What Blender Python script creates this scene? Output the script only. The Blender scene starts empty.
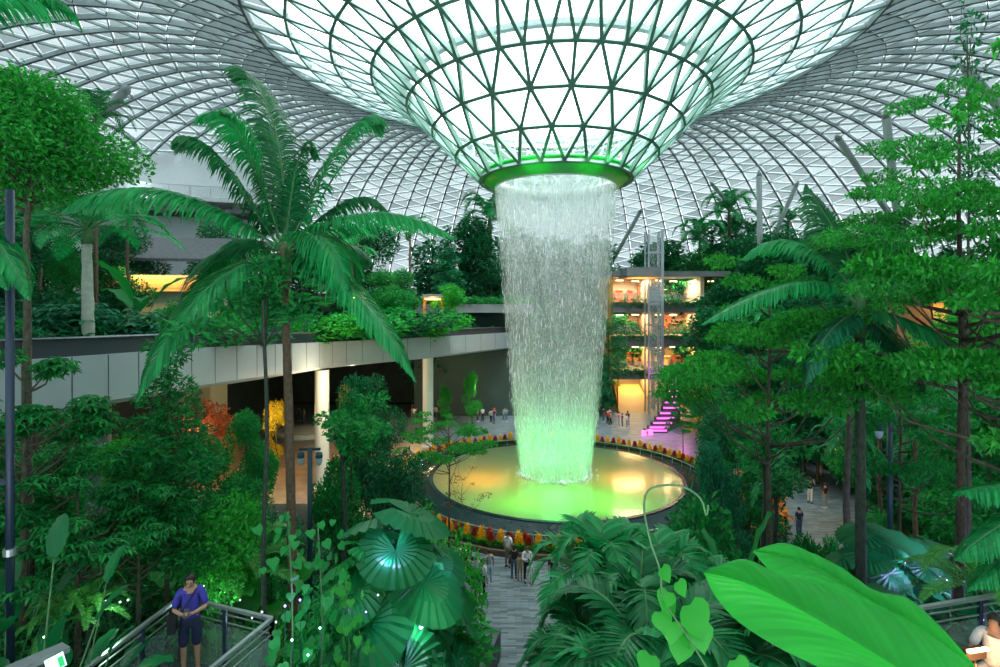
import bpy, math, random
import numpy as np
from mathutils import Vector, Matrix
PI=math.pi
SC=bpy.context.scene; COL=SC.collection
F=540.0; CAMZ=12.8; HY=311.0
AX,AY=4.1,40.0            # axis of the falling water
def at(px,py,d):          # a pixel seen d metres away -> a place in the garden
    return Vector(((px-500)/F*d, d, CAMZ-(py-HY)/F*d))
def rng(s): return np.random.default_rng(s)

# ------------------------------------------------------------ materials
MATS={}
def mat(name,col=(.5,.5,.5),rough=.5,metal=0,noise=0,nscale=6,emit=None,es=0,spec=.5,bump=0,bscale=20,coord='Object'):
    if name in MATS: return MATS[name]
    m=bpy.data.materials.new(name); m.use_nodes=True; nt=m.node_tree; b=nt.nodes['Principled BSDF']
    b.inputs['Base Color'].default_value=(*col,1); b.inputs['Roughness'].default_value=rough
    b.inputs['Metallic'].default_value=metal; b.inputs['Specular IOR Level'].default_value=spec
    if noise or bump:
        tc=nt.nodes.new('ShaderNodeTexCoord'); n=nt.nodes.new('ShaderNodeTexNoise')
        n.inputs['Scale'].default_value=nscale; n.inputs['Detail'].default_value=4
        nt.links.new(tc.outputs[coord],n.inputs['Vector'])
        if noise:
            mr=nt.nodes.new('ShaderNodeMapRange'); mr.inputs[1].default_value=.3; mr.inputs[2].default_value=.7
            mr.inputs[3].default_value=1-noise; mr.inputs[4].default_value=1+noise
            nt.links.new(n.outputs[0],mr.inputs[0])
            mx=nt.nodes.new('ShaderNodeVectorMath'); mx.operation='SCALE'; mx.inputs[0].default_value=col
            nt.links.new(mr.outputs[0],mx.inputs['Scale']); nt.links.new(mx.outputs[0],b.inputs['Base Color'])
        if bump:
            n2=nt.nodes.new('ShaderNodeTexNoise'); n2.inputs['Scale'].default_value=bscale
            nt.links.new(tc.outputs[coord],n2.inputs['Vector'])
            bp=nt.nodes.new('ShaderNodeBump'); bp.inputs['Strength'].default_value=bump; bp.inputs['Distance'].default_value=.05
            nt.links.new(n2.outputs[0],bp.inputs['Height']); nt.links.new(bp.outputs[0],b.inputs['Normal'])
    if emit: b.inputs['Emission Color'].default_value=(*emit,1); b.inputs['Emission Strength'].default_value=es
    MATS[name]=m; return m
def leafmat(name,dark,light,trans=.35,rough=.45,spec=.35,streak=0):
    """leaf tissue: every leaf (island) gets its own tone between two greens; lets light through"""
    if name in MATS: return MATS[name]
    m=bpy.data.materials.new(name); m.use_nodes=True; nt=m.node_tree; b=nt.nodes['Principled BSDF']; out=nt.nodes['Material Output']
    g=nt.nodes.new('ShaderNodeNewGeometry'); oi=nt.nodes.new('ShaderNodeObjectInfo')
    ad=nt.nodes.new('ShaderNodeMath'); ad.operation='MULTIPLY_ADD'; ad.inputs[1].default_value=.75
    mu=nt.nodes.new('ShaderNodeMath'); mu.operation='MULTIPLY'; mu.inputs[1].default_value=.25
    nt.links.new(oi.outputs['Random'],mu.inputs[0])
    nt.links.new(g.outputs['Random Per Island'],ad.inputs[0]); nt.links.new(mu.outputs[0],ad.inputs[2])
    mx=nt.nodes.new('ShaderNodeMix'); mx.data_type='RGBA'
    mx.inputs[6].default_value=(*dark,1); mx.inputs[7].default_value=(*light,1)
    nt.links.new(ad.outputs[0],mx.inputs[0]); c=mx.outputs[2]
    nt.links.new(c,b.inputs['Base Color']); b.inputs['Roughness'].default_value=rough; b.inputs['Specular IOR Level'].default_value=spec
    t=nt.nodes.new('ShaderNodeBsdfTranslucent'); hs=nt.nodes.new('ShaderNodeHueSaturation'); hs.inputs['Hue'].default_value=.49; hs.inputs['Value'].default_value=1.5
    nt.links.new(c,hs.inputs['Color']); nt.links.new(hs.outputs[0],t.inputs['Color'])
    ms=nt.nodes.new('ShaderNodeMixShader'); ms.inputs[0].default_value=trans
    nt.links.new(b.outputs[0],ms.inputs[1]); nt.links.new(t.outputs[0],ms.inputs[2]); nt.links.new(ms.outputs[0],out.inputs['Surface'])
    MATS[name]=m; return m
def glassmat(name,col,alpha,rough=.1,trans_w=0):
    """thin pane: mostly lets light straight through, with a reflecting and a tinted share"""
    if name in MATS: return MATS[name]
    m=bpy.data.materials.new(name); m.use_nodes=True; nt=m.node_tree; out=nt.nodes['Material Output']; b=nt.nodes['Principled BSDF']
    b.inputs['Base Color'].default_value=(*col,1); b.inputs['Roughness'].default_value=rough
    t=nt.nodes.new('ShaderNodeBsdfTransparent'); ms=nt.nodes.new('ShaderNodeMixShader'); ms.inputs[0].default_value=alpha
    nt.links.new(t.outputs[0],ms.inputs[1]); nt.links.new(b.outputs[0],ms.inputs[2]); nt.links.new(ms.outputs[0],out.inputs['Surface'])
    MATS[name]=m; return m

# ------------------------------------------------------------ mesh building
def link(name,me,parent=None,loc=None):
    o=bpy.data.objects.new(name,me); COL.objects.link(o)
    if parent is not None: o.parent=parent
    if loc is not None: o.location=loc
    return o
def empty(name,loc=(0,0,0),rz=0,label=None,cat=None,group=None):
    o=bpy.data.objects.new(name,None); COL.objects.link(o); o.location=loc; o.rotation_euler=(0,0,rz); o.empty_display_size=.2
    return tag(o,label,cat,group)
def tag(o,label=None,cat=None,group=None,kind=None):
    if label: o['label']=label
    if cat: o['category']=cat
    if group: o['group']=group
    if kind: o['kind']=kind
    return o
def copy_tree(o,parent=None):
    c=o.copy(); COL.objects.link(c); c.parent=parent
    for ch in list(o.children): copy_tree(ch,c)
    return c
def npmesh(name,V,Q=None,T=None,mats=(),mi=None,smooth=False):
    """mesh from numpy arrays: V (n,3), quads Q (k,4), triangles T (k,3)"""
    me=bpy.data.meshes.new(name); V=np.asarray(V,np.float32)
    me.vertices.add(len(V)); me.vertices.foreach_set('co',V.ravel())
    nq=0 if Q is None else len(Q); ntr=0 if T is None else len(T)
    loops=np.concatenate([np.asarray(a,np.int32).ravel() for a in (Q,T) if a is not None and len(a)])
    starts=np.concatenate([np.arange(nq)*4, nq*4+np.arange(ntr)*3]).astype(np.int32)
    tot=np.concatenate([np.full(nq,4),np.full(ntr,3)]).astype(np.int32)
    me.loops.add(len(loops)); me.loops.foreach_set('vertex_index',loops)
    me.polygons.add(nq+ntr); me.polygons.foreach_set('loop_start',starts); me.polygons.foreach_set('loop_total',tot)
    if mi is not None: me.polygons.foreach_set('material_index',np.asarray(mi,np.int32))
    me.polygons.foreach_set('use_smooth',np.full(nq+ntr,bool(smooth)))
    for m in mats: me.materials.append(m)
    me.update(calc_edges=True); me.validate(); return me
class MB:
    """collects boxes, tubes, lathes, strips; mesh() makes them ONE mesh"""
    def __init__(s): s.v=[]; s.f=[]; s.m=[]; s.k=0
    def add(s,vs,fs,m=None):
        b=len(s.v); s.v+= [tuple(v) for v in vs]; s.f+=[tuple(b+i for i in f) for f in fs]; s.m+=[s.k if m is None else m]*len(fs); return s
    def box(s,c,d,rz=0,m=None,M=None):
        x,y,z=d[0]/2,d[1]/2,d[2]/2; R=Matrix.Rotation(rz,3,'Z') if M is None else M
        vs=[Vector(c)+R@Vector((a*x,b*y,e*z)) for a in(-1,1) for b in(-1,1) for e in(-1,1)]
        return s.add(vs,[(0,1,3,2),(4,6,7,5),(0,4,5,1),(2,3,7,6),(0,2,6,4),(1,5,7,3)],m)
    def beam(s,a,b,w,h,m=None,up=(0,0,1)):
        a=Vector(a); b=Vector(b); d=(b-a); L=d.length; d.normalize(); u=Vector(up); sd=d.cross(u)
        if sd.length<1e-4: sd=d.cross(Vector((1,0,0)))
        sd.normalize(); u=sd.cross(d); M=Matrix((d,sd,u)).transposed(); return s.box((a+b)/2,(L,w,h),M=M,m=m)
    def tube(s,P,R,n=6,m=None,cap=True):
        P=[Vector(p) for p in P]; k=len(P)
        if not hasattr(R,'__len__'): R=[R]*k
        b=len(s.v); ref=Vector((0,0,1)); u=None
        for i,p in enumerate(P):
            t=(P[min(i+1,k-1)]-P[max(i-1,0)]).normalized()
            if u is None:
                u=t.cross(ref)
                if u.length<1e-3: u=t.cross(Vector((1,0,0)))
            u=(u-t*u.dot(t)).normalized(); w=t.cross(u)
            for j in range(n):
                a=2*PI*j/n; s.v.append(tuple(p+(u*math.cos(a)+w*math.sin(a))*R[i]))
        mm=s.k if m is None else m
        for i in range(k-1):
            for j in range(n):
                s.f.append((b+i*n+j,b+i*n+(j+1)%n,b+(i+1)*n+(j+1)%n,b+(i+1)*n+j)); s.m.append(mm)
        if cap:
            s.f.append(tuple(b+j for j in reversed(range(n)))); s.m.append(mm)
            s.f.append(tuple(b+(k-1)*n+j for j in range(n))); s.m.append(mm)
        return s
    def lathe(s,prof,n=32,c=(0,0,0),m=None,a0=0,a1=2*PI):
        full=abs(a1-a0-2*PI)<1e-6; nn=n if full else n+1; b=len(s.v)
        for r,z in prof:
            for j in range(nn):
                a=a0+(a1-a0)*j/n; s.v.append((c[0]+r*math.cos(a),c[1]+r*math.sin(a),c[2]+z))
        for i in range(len(prof)-1):
            for j in range(n):
                j2=(j+1)%nn; s.f.append((b+i*nn+j,b+i*nn+j2,b+(i+1)*nn+j2,b+(i+1)*nn+j)); s.m.append(s.k if m is None else m)
        return s
    def ball(s,c,r,n=10,k=6,m=None,sc=(1,1,1)):
        b=len(s.v); c=Vector(c)
        for i in range(k+1):
            t=PI*i/k
            for j in range(n):
                a=2*PI*j/n; s.v.append((c.x+r*sc[0]*math.sin(t)*math.cos(a),c.y+r*sc[1]*math.sin(t)*math.sin(a),c.z+r*sc[2]*math.cos(t)))
        for i in range(k):
            for j in range(n): s.f.append((b+i*n+j,b+(i+1)*n+j,b+(i+1)*n+(j+1)%n,b+i*n+(j+1)%n)); s.m.append(s.k if m is None else m)
        return s
    def mesh(s,name,mats,smooth=False):
        me=bpy.data.meshes.new(name); me.from_pydata(s.v,[],s.f)
        if not isinstance(mats,(list,tuple)): mats=[mats]
        for m in mats: me.materials.append(m)
        me.polygons.foreach_set('material_index',s.m)
        me.polygons.foreach_set('use_smooth',[bool(smooth)]*len(s.f)); me.update(); return me
    def obj(s,name,mats,parent=None,smooth=False,loc=None): return link(name,s.mesh(name,mats,smooth),parent,loc)

# ------------------------------------------------------------ camera, sky, render looks
cam=bpy.data.cameras.new('camera'); co=link('camera',cam); co.location=(0,0,CAMZ); co.rotation_euler=(PI/2,0,0)
cam.sensor_width=36; cam.lens=F/1000*36; cam.shift_y=-(333.5-HY)/1000; cam.clip_start=.05; cam.clip_end=600
SC.camera=co
SC.view_settings.view_transform='Standard'; SC.view_settings.look='None'; SC.view_settings.gamma=1; SC.view_settings.use_curve_mapping=False
SC.view_settings.exposure=.14
w=bpy.data.worlds.new('world'); SC.world=w; w.use_nodes=True
bg=w.node_tree.nodes['Background']; bg.inputs[0].default_value=(.86,.96,1,1); bg.inputs[1].default_value=4.6
SC.cycles.max_bounces=5; SC.cycles.diffuse_bounces=2; SC.cycles.glossy_bounces=2; SC.cycles.transmission_bounces=3; SC.cycles.transparent_max_bounces=24
SC.cycles.sample_clamp_indirect=6; SC.cycles.caustics_reflective=False; SC.cycles.caustics_refractive=False
sun=bpy.data.lights.new('overcast_daylight','SUN'); sun.energy=6; sun.angle=math.radians(38); sun.color=(.95,1,.97)
so=link('overcast_daylight',sun); so.rotation_euler=(math.radians(20),math.radians(8),0); so.location=(0,20,60)
# ------------------------------------------------------------ the glass roof: a funnel that rises, crests and falls to the rim
PROF=[(5.5,22.6),(7.2,24.2),(8.9,25.9),(10.6,27.7),(13.1,29.5),(17,31),(22,33),(28,34.4),(35,35),(42,34.6),(50,33.2),(58,30.6),(66,27.2),(74,22.6),(82,16.5)]
def prof_z(r): return float(np.interp(r,[p[0] for p in PROF],[p[1] for p in PROF]))
def roof_radius(base,th):
    """rings are round at the funnel and take the oval of the building towards the rim"""
    t=max(0,(base-22)/60)
    return base*(1-t*.20*max(0,-math.cos(th))**1.5)
rings=[5.5,7.2,8.9,10.6,13.1,15.8,18.5,21.2]
counts=[24,24,24]+[48]*5
RN={}
for i,(r,n) in enumerate(zip(rings,counts)):
    for j in range(n):
        k0=max(q for q in range(i+1) if q==0 or counts[q]!=counts[q-1]); off=((i-k0)*.5)
        th=2*PI*(j+off)/n
        RN[(i,j)]=Vector((AX+r*math.cos(th),AY+r*math.sin(th),prof_z(r)))
edges=[];tris=[]      # edge: node a, node b, kind (0 ring / diagonal of the funnel, 1 long line over the crest, 2 cross member)
for i in range(len(rings)):
    n=counts[i]
    for j in range(n): edges.append(((i,j),(i,(j+1)%n),0))
    if i+1<len(rings):
        if counts[i+1]==n:
            for j in range(n):
                edges+= [((i,j),(i+1,j),0),((i,j),(i+1,(j-1)%n),0)]
                tris+=[((i,j),(i,(j+1)%n),(i+1,j)),((i,j),(i+1,j),(i+1,(j-1)%n))]
        else:
            k0=max(q for q in range(i+1) if q==0 or counts[q]!=counts[q-1]); off=(i-k0)*.5
            for j in range(n):
                c=int(round(2*(j+off))); m2=2*n
                edges+=[((i,j),(i+1,(c-1)%m2),0),((i,j),(i+1,c%m2),0),((i,j),(i+1,(c+1)%m2),0)]
                tris+=[((i,j),(i+1,c%m2),(i+1,(c-1)%m2)),((i,j),(i+1,(c+1)%m2),(i+1,c%m2)),((i,j),(i,(j+1)%n),(i+1,(c+1)%m2))]
# outside the funnel the long lines run from the funnel over the crest down to the rim
NL=120; STEP=2.7; NS=23
def onode(k,j):
    base=21.2 if k<0 else min(21.2+STEP*(k+(.5 if j%2 else 0)),82)
    th=2*PI*j/NL; rr=roof_radius(base,th); return Vector((AX+rr*math.cos(th),AY+rr*math.sin(th),prof_z(base)))
for j in range(NL):
    for k in range(-1 if j%2 else 0,NS): RN[('o',k,j)]=onode(k,j)
for j in range(NL):
    e=j%2; p,q=(j-1)%NL,(j+1)%NL
    for k in range(-1 if e else 0,NS-1): edges.append((('o',k,j),('o',k+1,j),1))
    for k in range(NS):
        if not e:
            for nb in (p,q):
                edges.append((('o',k,j),('o',k,nb),2))
                if k>0: edges.append((('o',k,j),('o',k-1,nb),2))
                if k+1<NS: tris.append((('o',k,j),('o',k+1,j),('o',k,nb)))
        else:
            for nb in (p,q):
                if k+1<NS: tris.append((('o',k,j),('o',k+1,j),('o',k+1,nb)))
                if k==0: tris.append((('o',-1,j),('o',0,j),('o',0,nb)))
def rnormal(p):
    d=math.hypot(p.x-AX,p.y-AY); e=.5; s=(prof_z(d+e)-prof_z(d-e))/(2*e); rd=Vector(((p.x-AX)/d,(p.y-AY)/d,0))
    return (Vector((0,0,1))-rd*s).normalized()
m_steel_side=mat('steel_pale',(.40,.48,.49),.45,noise=.08,nscale=3); m_steel_low=mat('steel_shaded_edge',(.03,.055,.05),.5)  # pale skylit sides and dark undersides put into the beam colours
m_sg=mat('steel_greenlit_side',(.26,.42,.36),.45)  # funnel steel tinted green: collar light put into sides and edges
lat=MB()
for (na,nb_,kd) in edges:
    a=RN[na]; b=RN[nb_]; mid=(a+b)/2; nrm=rnormal(mid); r=math.hypot(a.x-AX,a.y-AY)
    wd=(.11,.10,.045)[kd]; hh=.30 if r<9 else (.40 if r<20 else (.5,.50,.34)[kd])
    if (b-a).length<.05: continue
    d=(b-a).normalized(); sd=d.cross(nrm).normalized(); up=sd.cross(d)
    if up.dot(nrm)<0: up=-up; sd=-sd
    q=[]
    for e in (a,b):
        for s1,h1 in ((-1,0),(1,0),(1,-hh),(-1,-hh)): q.append(e+sd*s1*wd/2+up*h1)
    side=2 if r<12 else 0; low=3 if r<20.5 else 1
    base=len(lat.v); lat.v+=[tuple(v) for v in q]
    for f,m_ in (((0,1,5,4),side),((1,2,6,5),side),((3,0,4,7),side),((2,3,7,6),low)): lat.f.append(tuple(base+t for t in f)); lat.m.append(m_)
    # lower flange: a slightly wider dark strip
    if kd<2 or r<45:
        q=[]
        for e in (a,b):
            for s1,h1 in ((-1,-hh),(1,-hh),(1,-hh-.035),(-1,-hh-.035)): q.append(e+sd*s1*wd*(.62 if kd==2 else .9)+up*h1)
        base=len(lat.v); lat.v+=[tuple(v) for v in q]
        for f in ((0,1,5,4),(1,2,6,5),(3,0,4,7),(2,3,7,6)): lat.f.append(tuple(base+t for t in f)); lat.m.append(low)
# panes (clear) and, away from the funnel, the fritted inner part of each pane
m_pane=glassmat('roof_glass',(.9,.97,1),.05,.05)
def fritmat():
    m=bpy.data.materials.new('fritted_glass'); m.use_nodes=True; nt=m.node_tree; out=nt.nodes['Material Output']; b=nt.nodes['Principled BSDF']
    b.inputs['Base Color'].default_value=(.40,.48,.50,1); b.inputs['Roughness'].default_value=.4
    t=nt.nodes.new('ShaderNodeBsdfTransparent'); t.inputs[0].default_value=(.96,1,1,1)
    g=nt.nodes.new('ShaderNodeNewGeometry'); mr=nt.nodes.new('ShaderNodeMapRange'); mr.inputs[3].default_value=.86; mr.inputs[4].default_value=.97
    nt.links.new(g.outputs['Random Per Island'],mr.inputs[0])
    tl=nt.nodes.new('ShaderNodeBsdfTranslucent'); tl.inputs[0].default_value=(.060,.074,.078,1)
    ad=nt.nodes.new('ShaderNodeMixShader'); ad.inputs[0].default_value=.55
    nt.links.new(b.outputs[0],ad.inputs[1]); nt.links.new(tl.outputs[0],ad.inputs[2])
    ms=nt.nodes.new('ShaderNodeMixShader'); nt.links.new(mr.outputs[0],ms.inputs[0]); nt.links.new(t.outputs[0],ms.inputs[1]); nt.links.new(ad.outputs[0],ms.inputs[2])
    nt.links.new(ms.outputs[0],out.inputs['Surface']); return m
m_frit=fritmat(); MATS['frit']=m_frit
gl=MB(); fr=MB()
for t in tris:
    P=[RN[q] for q in t]; c=(P[0]+P[1]+P[2])/3; r=math.hypot(c.x-AX,c.y-AY); nrm=rnormal(c)
    gl.add([p+nrm*.02 for p in P],[(0,1,2)])
    if r>19.5:
        s=.88 if r<30 else .90
        rs=random.Random(int(c.x*31+c.y*17)); tilt=nrm*(.05+.08*rs.random())
        Q=[c+(p-c)*s-tilt for p in P]; fr.add(Q,[(0,1,2)])
ceil_o=gl.obj('ceiling',m_pane); ceil_o['kind']='structure'
lat.obj('steel_lattice',[m_steel_side,m_steel_low,m_sg,mat('steel_greenlit_edge',(.07,.20,.15),.5)],ceil_o)
fr.obj('fritted_panels',m_frit,ceil_o)
rimb=MB(); rp=[]
for j in range(121):
    th=2*PI*j/120; rr=roof_radius(82,th); rp.append((AX+rr*math.cos(th),AY+rr*math.sin(th),prof_z(82)-.3))
rimb.tube(rp,.45,8,cap=False); rimb.obj('rim_beam',m_steel_side,ceil_o,True)
# heavy ring beam round the third ring and slanting columns up to the roof
rb=MB(); rb.lathe([(10.85,28.15),(11.15,28.2),(11.2,28.5),(10.9,28.5),(10.85,28.15)],96,(AX,AY,0)); rb.obj('ring_beam',m_steel_side,ceil_o)
m_col=mat('steel_column',(.42,.50,.50),.4)
m_green=mat('green_collar_paint',(.005,.52,.05),.35,noise=.1,nscale=2)
# green collar at the mouth
t=empty('water_collar',(AX,AY,22),label='green ring collar around the mouth of the glass funnel, above the waterfall',cat='collar')
c=MB(); c.lathe([(4.52,-.12),(4.6,-.14),(5.5,.55),(5.6,.68),(5.6,.85),(5.3,.95),(4.8,.8),(4.52,.5),(4.52,-.12)],96); c.obj('collar_ring',m_green,t,smooth=True)
c=MB(); c.lathe([(5.28,.36),(5.30,.365),(5.33,.40),(5.31,.40),(5.28,.36)],96); c.obj('seam',mat('seam_dark',(.0,.07,.02),.5),t)
m_white=mat('weir_white',(.8,.86,.86),.3)
c=MB(); c.lathe([(4.5,.75),(4.5,-.15),(4.42,-.2),(4.42,.75)],96); c.obj('weir_lip',m_white,t,smooth=True)
c=MB(); c.lathe([(4.42,.62),(.9,1.25),(.9,1.3),(4.42,.7)],72); c.obj('inner_pane',glassmat('clear_weir',(.9,1,1),.30,.15),t,smooth=True)
c=MB(); c.lathe([(.95,1.1),(1.0,1.1),(1.0,1.3),(.95,1.3),(.95,1.1)],48); c.obj('spout_ring',mat('grey_metal',(.25,.3,.3),.4,metal=.6),t)
c=MB(); c.lathe([(.3,1.1),(.34,1.1),(.34,1.3),(.3,1.3),(.3,1.1)],32)
for k in range(4): c.beam((.3*math.cos(k*PI/2),.3*math.sin(k*PI/2),1.2),(.95*math.cos(k*PI/2),.95*math.sin(k*PI/2),1.2),.03,.05)
c.obj('spout_hub',MATS['grey_metal'],t)
# leaning roof columns: foot, head
for (px1,py1,d1,px2,py2,d2,rr,lb) in [(92,128,50,126,90,44,.42,'thick pale column leaning to the right, high above the left palms'),
      (612,262,96,640,212,88,.38,'grey column leaning right beside the waterfall, above the lift tower'),
      (858,168,58,838,138,52,.36,'short grey column leaning left under the roof over the bright tree'),
      (891,160,50,886,116,46,.40,'upright grey column under the roof beside the crown of the tall right tree'),
      (760,240,70,759,176,68,.38,'upright grey column rising out of the treetops on the right'),
      (778,226,74,796,186,70,.34,'thin pale column leaning right behind the treetops'),
      (722,196,80,712,184,76,.30,'small pale column leaning left over the far treetops'),
      (1000,108,46,966,68,40,.40,'pale column crossing the top right corner behind the leaves')]:
    a=at(px1,py1,d1); b=at(px2,py2,d2); r=math.hypot(b.x-AX,b.y-AY)
    dirv=(b-a).normalized(); 
    zt=prof_z(r)-.4; b2=a+dirv*((zt-a.z)/max(.2,dirv.z)) if dirv.z>.2 else b
    a2=a-dirv*((a.z-8)/max(.2,dirv.z)) 
    o=empty('roof_column',(a2.x,a2.y,a2.z),label=lb,cat='column',group=None)
    s=MB(); s.tube([(0,0,0),b-a2],[rr,rr*.85],14); s.obj('shaft',m_col,o,smooth=True)
    s=MB(); s.tube([b-a2,(b-a2)+dirv*.7],[rr*.85,rr*.3],12); s.obj('cap',m_col,o,smooth=True)
# ------------------------------------------------------------ pond, falling water, flower ring
m_dark=mat('dark_stone_bowl',(.006,.022,.022),.25,spec=.25,noise=.25,nscale=1.5)
m_bed=mat('pond_bed',(.26,.33,.28),.35,noise=.12,nscale=.8)
pond=empty('vortex_pond',(AX,AY,0),label='round pale basin under the waterfall, glowing green and orange inside a dark stone ring',cat='pond')
b=MB(); b.lathe([(9.0,.74),(9.25,.74),(9.28,.66),(9.9,.5),(10.6,.34),(11.2,.26),(11.2,0),(9,0)],128); b.obj('stone_apron',m_dark,pond,smooth=False)
m=bpy.data.materials.new('acrylic_bed'); m.use_nodes=True; nt=m.node_tree; pb_=nt.nodes['Principled BSDF']; pb_.inputs['Base Color'].default_value=(.07,.13,.09,1); pb_.inputs['Roughness'].default_value=.3
tl=nt.nodes.new('ShaderNodeBsdfTranslucent'); tl.inputs[0].default_value=(.9,.95,.9,1); ms=nt.nodes.new('ShaderNodeMixShader'); ms.inputs[0].default_value=.62
nt.links.new(pb_.outputs[0],ms.inputs[1]); nt.links.new(tl.outputs[0],ms.inputs[2]); nt.links.new(ms.outputs[0],nt.nodes['Material Output'].inputs['Surface'])
b=MB(); b.lathe([(9.0,.72),(8.5,.62),(6.5,.5),(4.5,.45),(2,.43),(0.01,.43)],128); b.obj('acrylic_bed',m,pond,smooth=True)
b=MB(); b.lathe([(9.0,.6),(8.9,-5.5),(.01,-5.5)],96); b.obj('light_well',mat('well_wall',(.35,.38,.34),.8),pond)
def water_mat():
    m=bpy.data.materials.new('pond_water'); m.use_nodes=True; nt=m.node_tree; out=nt.nodes['Material Output']
    nt.nodes.remove(nt.nodes['Principled BSDF'])
    gs=nt.nodes.new('ShaderNodeBsdfGlossy'); gs.inputs['Roughness'].default_value=.10; gs.inputs[0].default_value=(1,1,1,1)
    t=nt.nodes.new('ShaderNodeBsdfTransparent'); t.inputs[0].default_value=(.93,1,.96,1)
    lw=nt.nodes.new('ShaderNodeFresnel'); lw.inputs[0].default_value=1.33
    n=nt.nodes.new('ShaderNodeTexNoise'); n.inputs['Scale'].default_value=3; tc=nt.nodes.new('ShaderNodeTexCoord'); nt.links.new(tc.outputs['Object'],n.inputs['Vector'])
    bp=nt.nodes.new('ShaderNodeBump'); bp.inputs['Strength'].default_value=.25; bp.inputs['Distance'].default_value=.02; nt.links.new(n.outputs[0],bp.inputs['Height'])
    nt.links.new(bp.outputs[0],gs.inputs['Normal']); nt.links.new(bp.outputs[0],lw.inputs['Normal'])
    ms=nt.nodes.new('ShaderNodeMixShader'); nt.links.new(lw.outputs[0],ms.inputs[0]); nt.links.new(t.outputs[0],ms.inputs[1]); nt.links.new(gs.outputs[0],ms.inputs[2])
    nt.links.new(ms.outputs[0],out.inputs['Surface']); return m
b=MB(); b.lathe([(9.0,.745),(6,.745),(3,.745),(.01,.745)],128); b.obj('water_surface',water_mat(),pond)
# rail around the apron
rail=empty('ring_rail',(AX,AY,.26),label='low thin metal rail circling the dark stone edge of the pond',cat='railing')
b=MB(); b.lathe([(11.02,.42),(11.08,.42),(11.08,.47),(11.02,.47),(11.02,.42)],128); b.obj('top_rail',mat('rail_metal',(.5,.56,.56),.3,metal=.7),rail)
for k in range(60):
    a=2*PI*k/60; s=MB(); s.box((11.05*math.cos(a),11.05*math.sin(a),.21),(.04,.04,.42),rz=a); s.obj('post',MATS['rail_metal'],rail)
# the falling water: shells of streaks and droplets
def fall_mat(seed,thr,dens,name):
    m=bpy.data.materials.new(name); m.use_nodes=True; nt=m.node_tree; out=nt.nodes['Material Output']; b=nt.nodes['Principled BSDF']
    N=nt.nodes.new; L=nt.links.new
    tc=N('ShaderNodeTexCoord')
    def noise(sc,zs,off,det):
        mp=N('ShaderNodeMapping'); mp.inputs['Location'].default_value=(seed*7+off,seed*3,seed+off); mp.inputs['Scale'].default_value=(1,1,zs); L(tc.outputs['Object'],mp.inputs['Vector'])
        n=N('ShaderNodeTexNoise'); n.inputs['Scale'].default_value=sc; n.inputs['Detail'].default_value=det; L(mp.outputs[0],n.inputs['Vector']); return n.outputs[0]
    def rng_(x,a,b_,c,d):
        r=N('ShaderNodeMapRange'); r.inputs[1].default_value=a; r.inputs[2].default_value=b_; r.inputs[3].default_value=c; r.inputs[4].default_value=d; L(x,r.inputs[0]); return r.outputs[0]
    def op(o,x,y):
        q=N('ShaderNodeMath'); q.operation=o; q.use_clamp=(o=='ADD'); L(x,q.inputs[0]); (L(y,q.inputs[1]) if not isinstance(y,float) else setattr(q.inputs[1],'default_value',y)); return q.outputs[0]
    broad=rng_(noise(3.2,.02,0,2),.38,.62,.30,1.0); fine=rng_(noise(26,.10,5,3),.40,.68,.0,1.0)
    sp=N('ShaderNodeSeparateXYZ'); L(tc.outputs['Object'],sp.inputs[0]); zz_=op('DIVIDE',sp.outputs['Z'],22.0)
    def curve(pts):
        cr=N('ShaderNodeFloatCurve'); L(zz_,cr.inputs['Value']); c=cr.mapping.curves[0]; c.points[0].location=pts[0]; c.points[1].location=pts[-1]
        for p in pts[1:-1]: c.points.new(*p)
        cr.mapping.update(); return cr.outputs[0]
    base=curve([(0,.5),(.1,.28),(.3,.10),(.6,.05),(.80,.10),(.85,.35),(.90,.50),(.935,.22),(.965,.08),(1,.05)]); gain=curve([(0,1),(.3,.62),(.6,.48),(.85,.75),(.91,.8),(.95,.35),(1,.25)])
    st=op('MULTIPLY',op('MULTIPLY',fine,broad),gain); al=op('ADD',op('MULTIPLY',st,dens),op('MULTIPLY',op('MULTIPLY',base,broad),dens*1.1))
    class _o: outputs=[al]
    m3=_o
    b.inputs['Base Color'].default_value=(.93,.98,.97,1); b.inputs['Roughness'].default_value=.5
    tl=N('ShaderNodeBsdfTranslucent'); tl.inputs[0].default_value=(.9,1,.97,1)
    ma=N('ShaderNodeMixShader'); ma.inputs[0].default_value=.5; L(b.outputs[0],ma.inputs[1]); L(tl.outputs[0],ma.inputs[2])
    t=N('ShaderNodeBsdfTransparent'); ms=N('ShaderNodeMixShader'); L(m3.outputs[0],ms.inputs[0]); L(t.outputs[0],ms.inputs[1]); L(ma.outputs[0],ms.inputs[2]); L(ms.outputs[0],out.inputs['Surface'])
    return m
fall=empty('waterfall',(AX,AY,.745),label='tall round curtain of white water falling from the funnel into the pond',cat='waterfall')
FZ=21.1
def fr_(z,k): # radius of the curtain against height above the pond
    t=z/FZ; return (2.5+2.0*t**.8)*k
for k,(sc,thr,dn) in enumerate([(1.0,.25,.62),(.955,.27,.5),(.91,.27,.45),(.84,.29,.35)]):
    b=MB(); pr=[]
    for i in range(25):
        z=FZ*i/24; pr.append((fr_(z,sc),z))
    b.lathe(pr,120); b.obj('water_curtain',fall_mat(k+1,thr,dn,'falling_water_%d'%k),fall,smooth=True)
R=rng(5); n=3000
zz=FZ*R.random(n); aa=2*PI*R.random(n); kk=1+R.normal(0,.028,n); rr=(2.5+2.0*(zz/FZ)**.8)*kk
ln=.08+.30*R.random(n); wd=.004+.006*R.random(n)
cx=rr*np.cos(aa); cy=rr*np.sin(aa)
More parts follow.
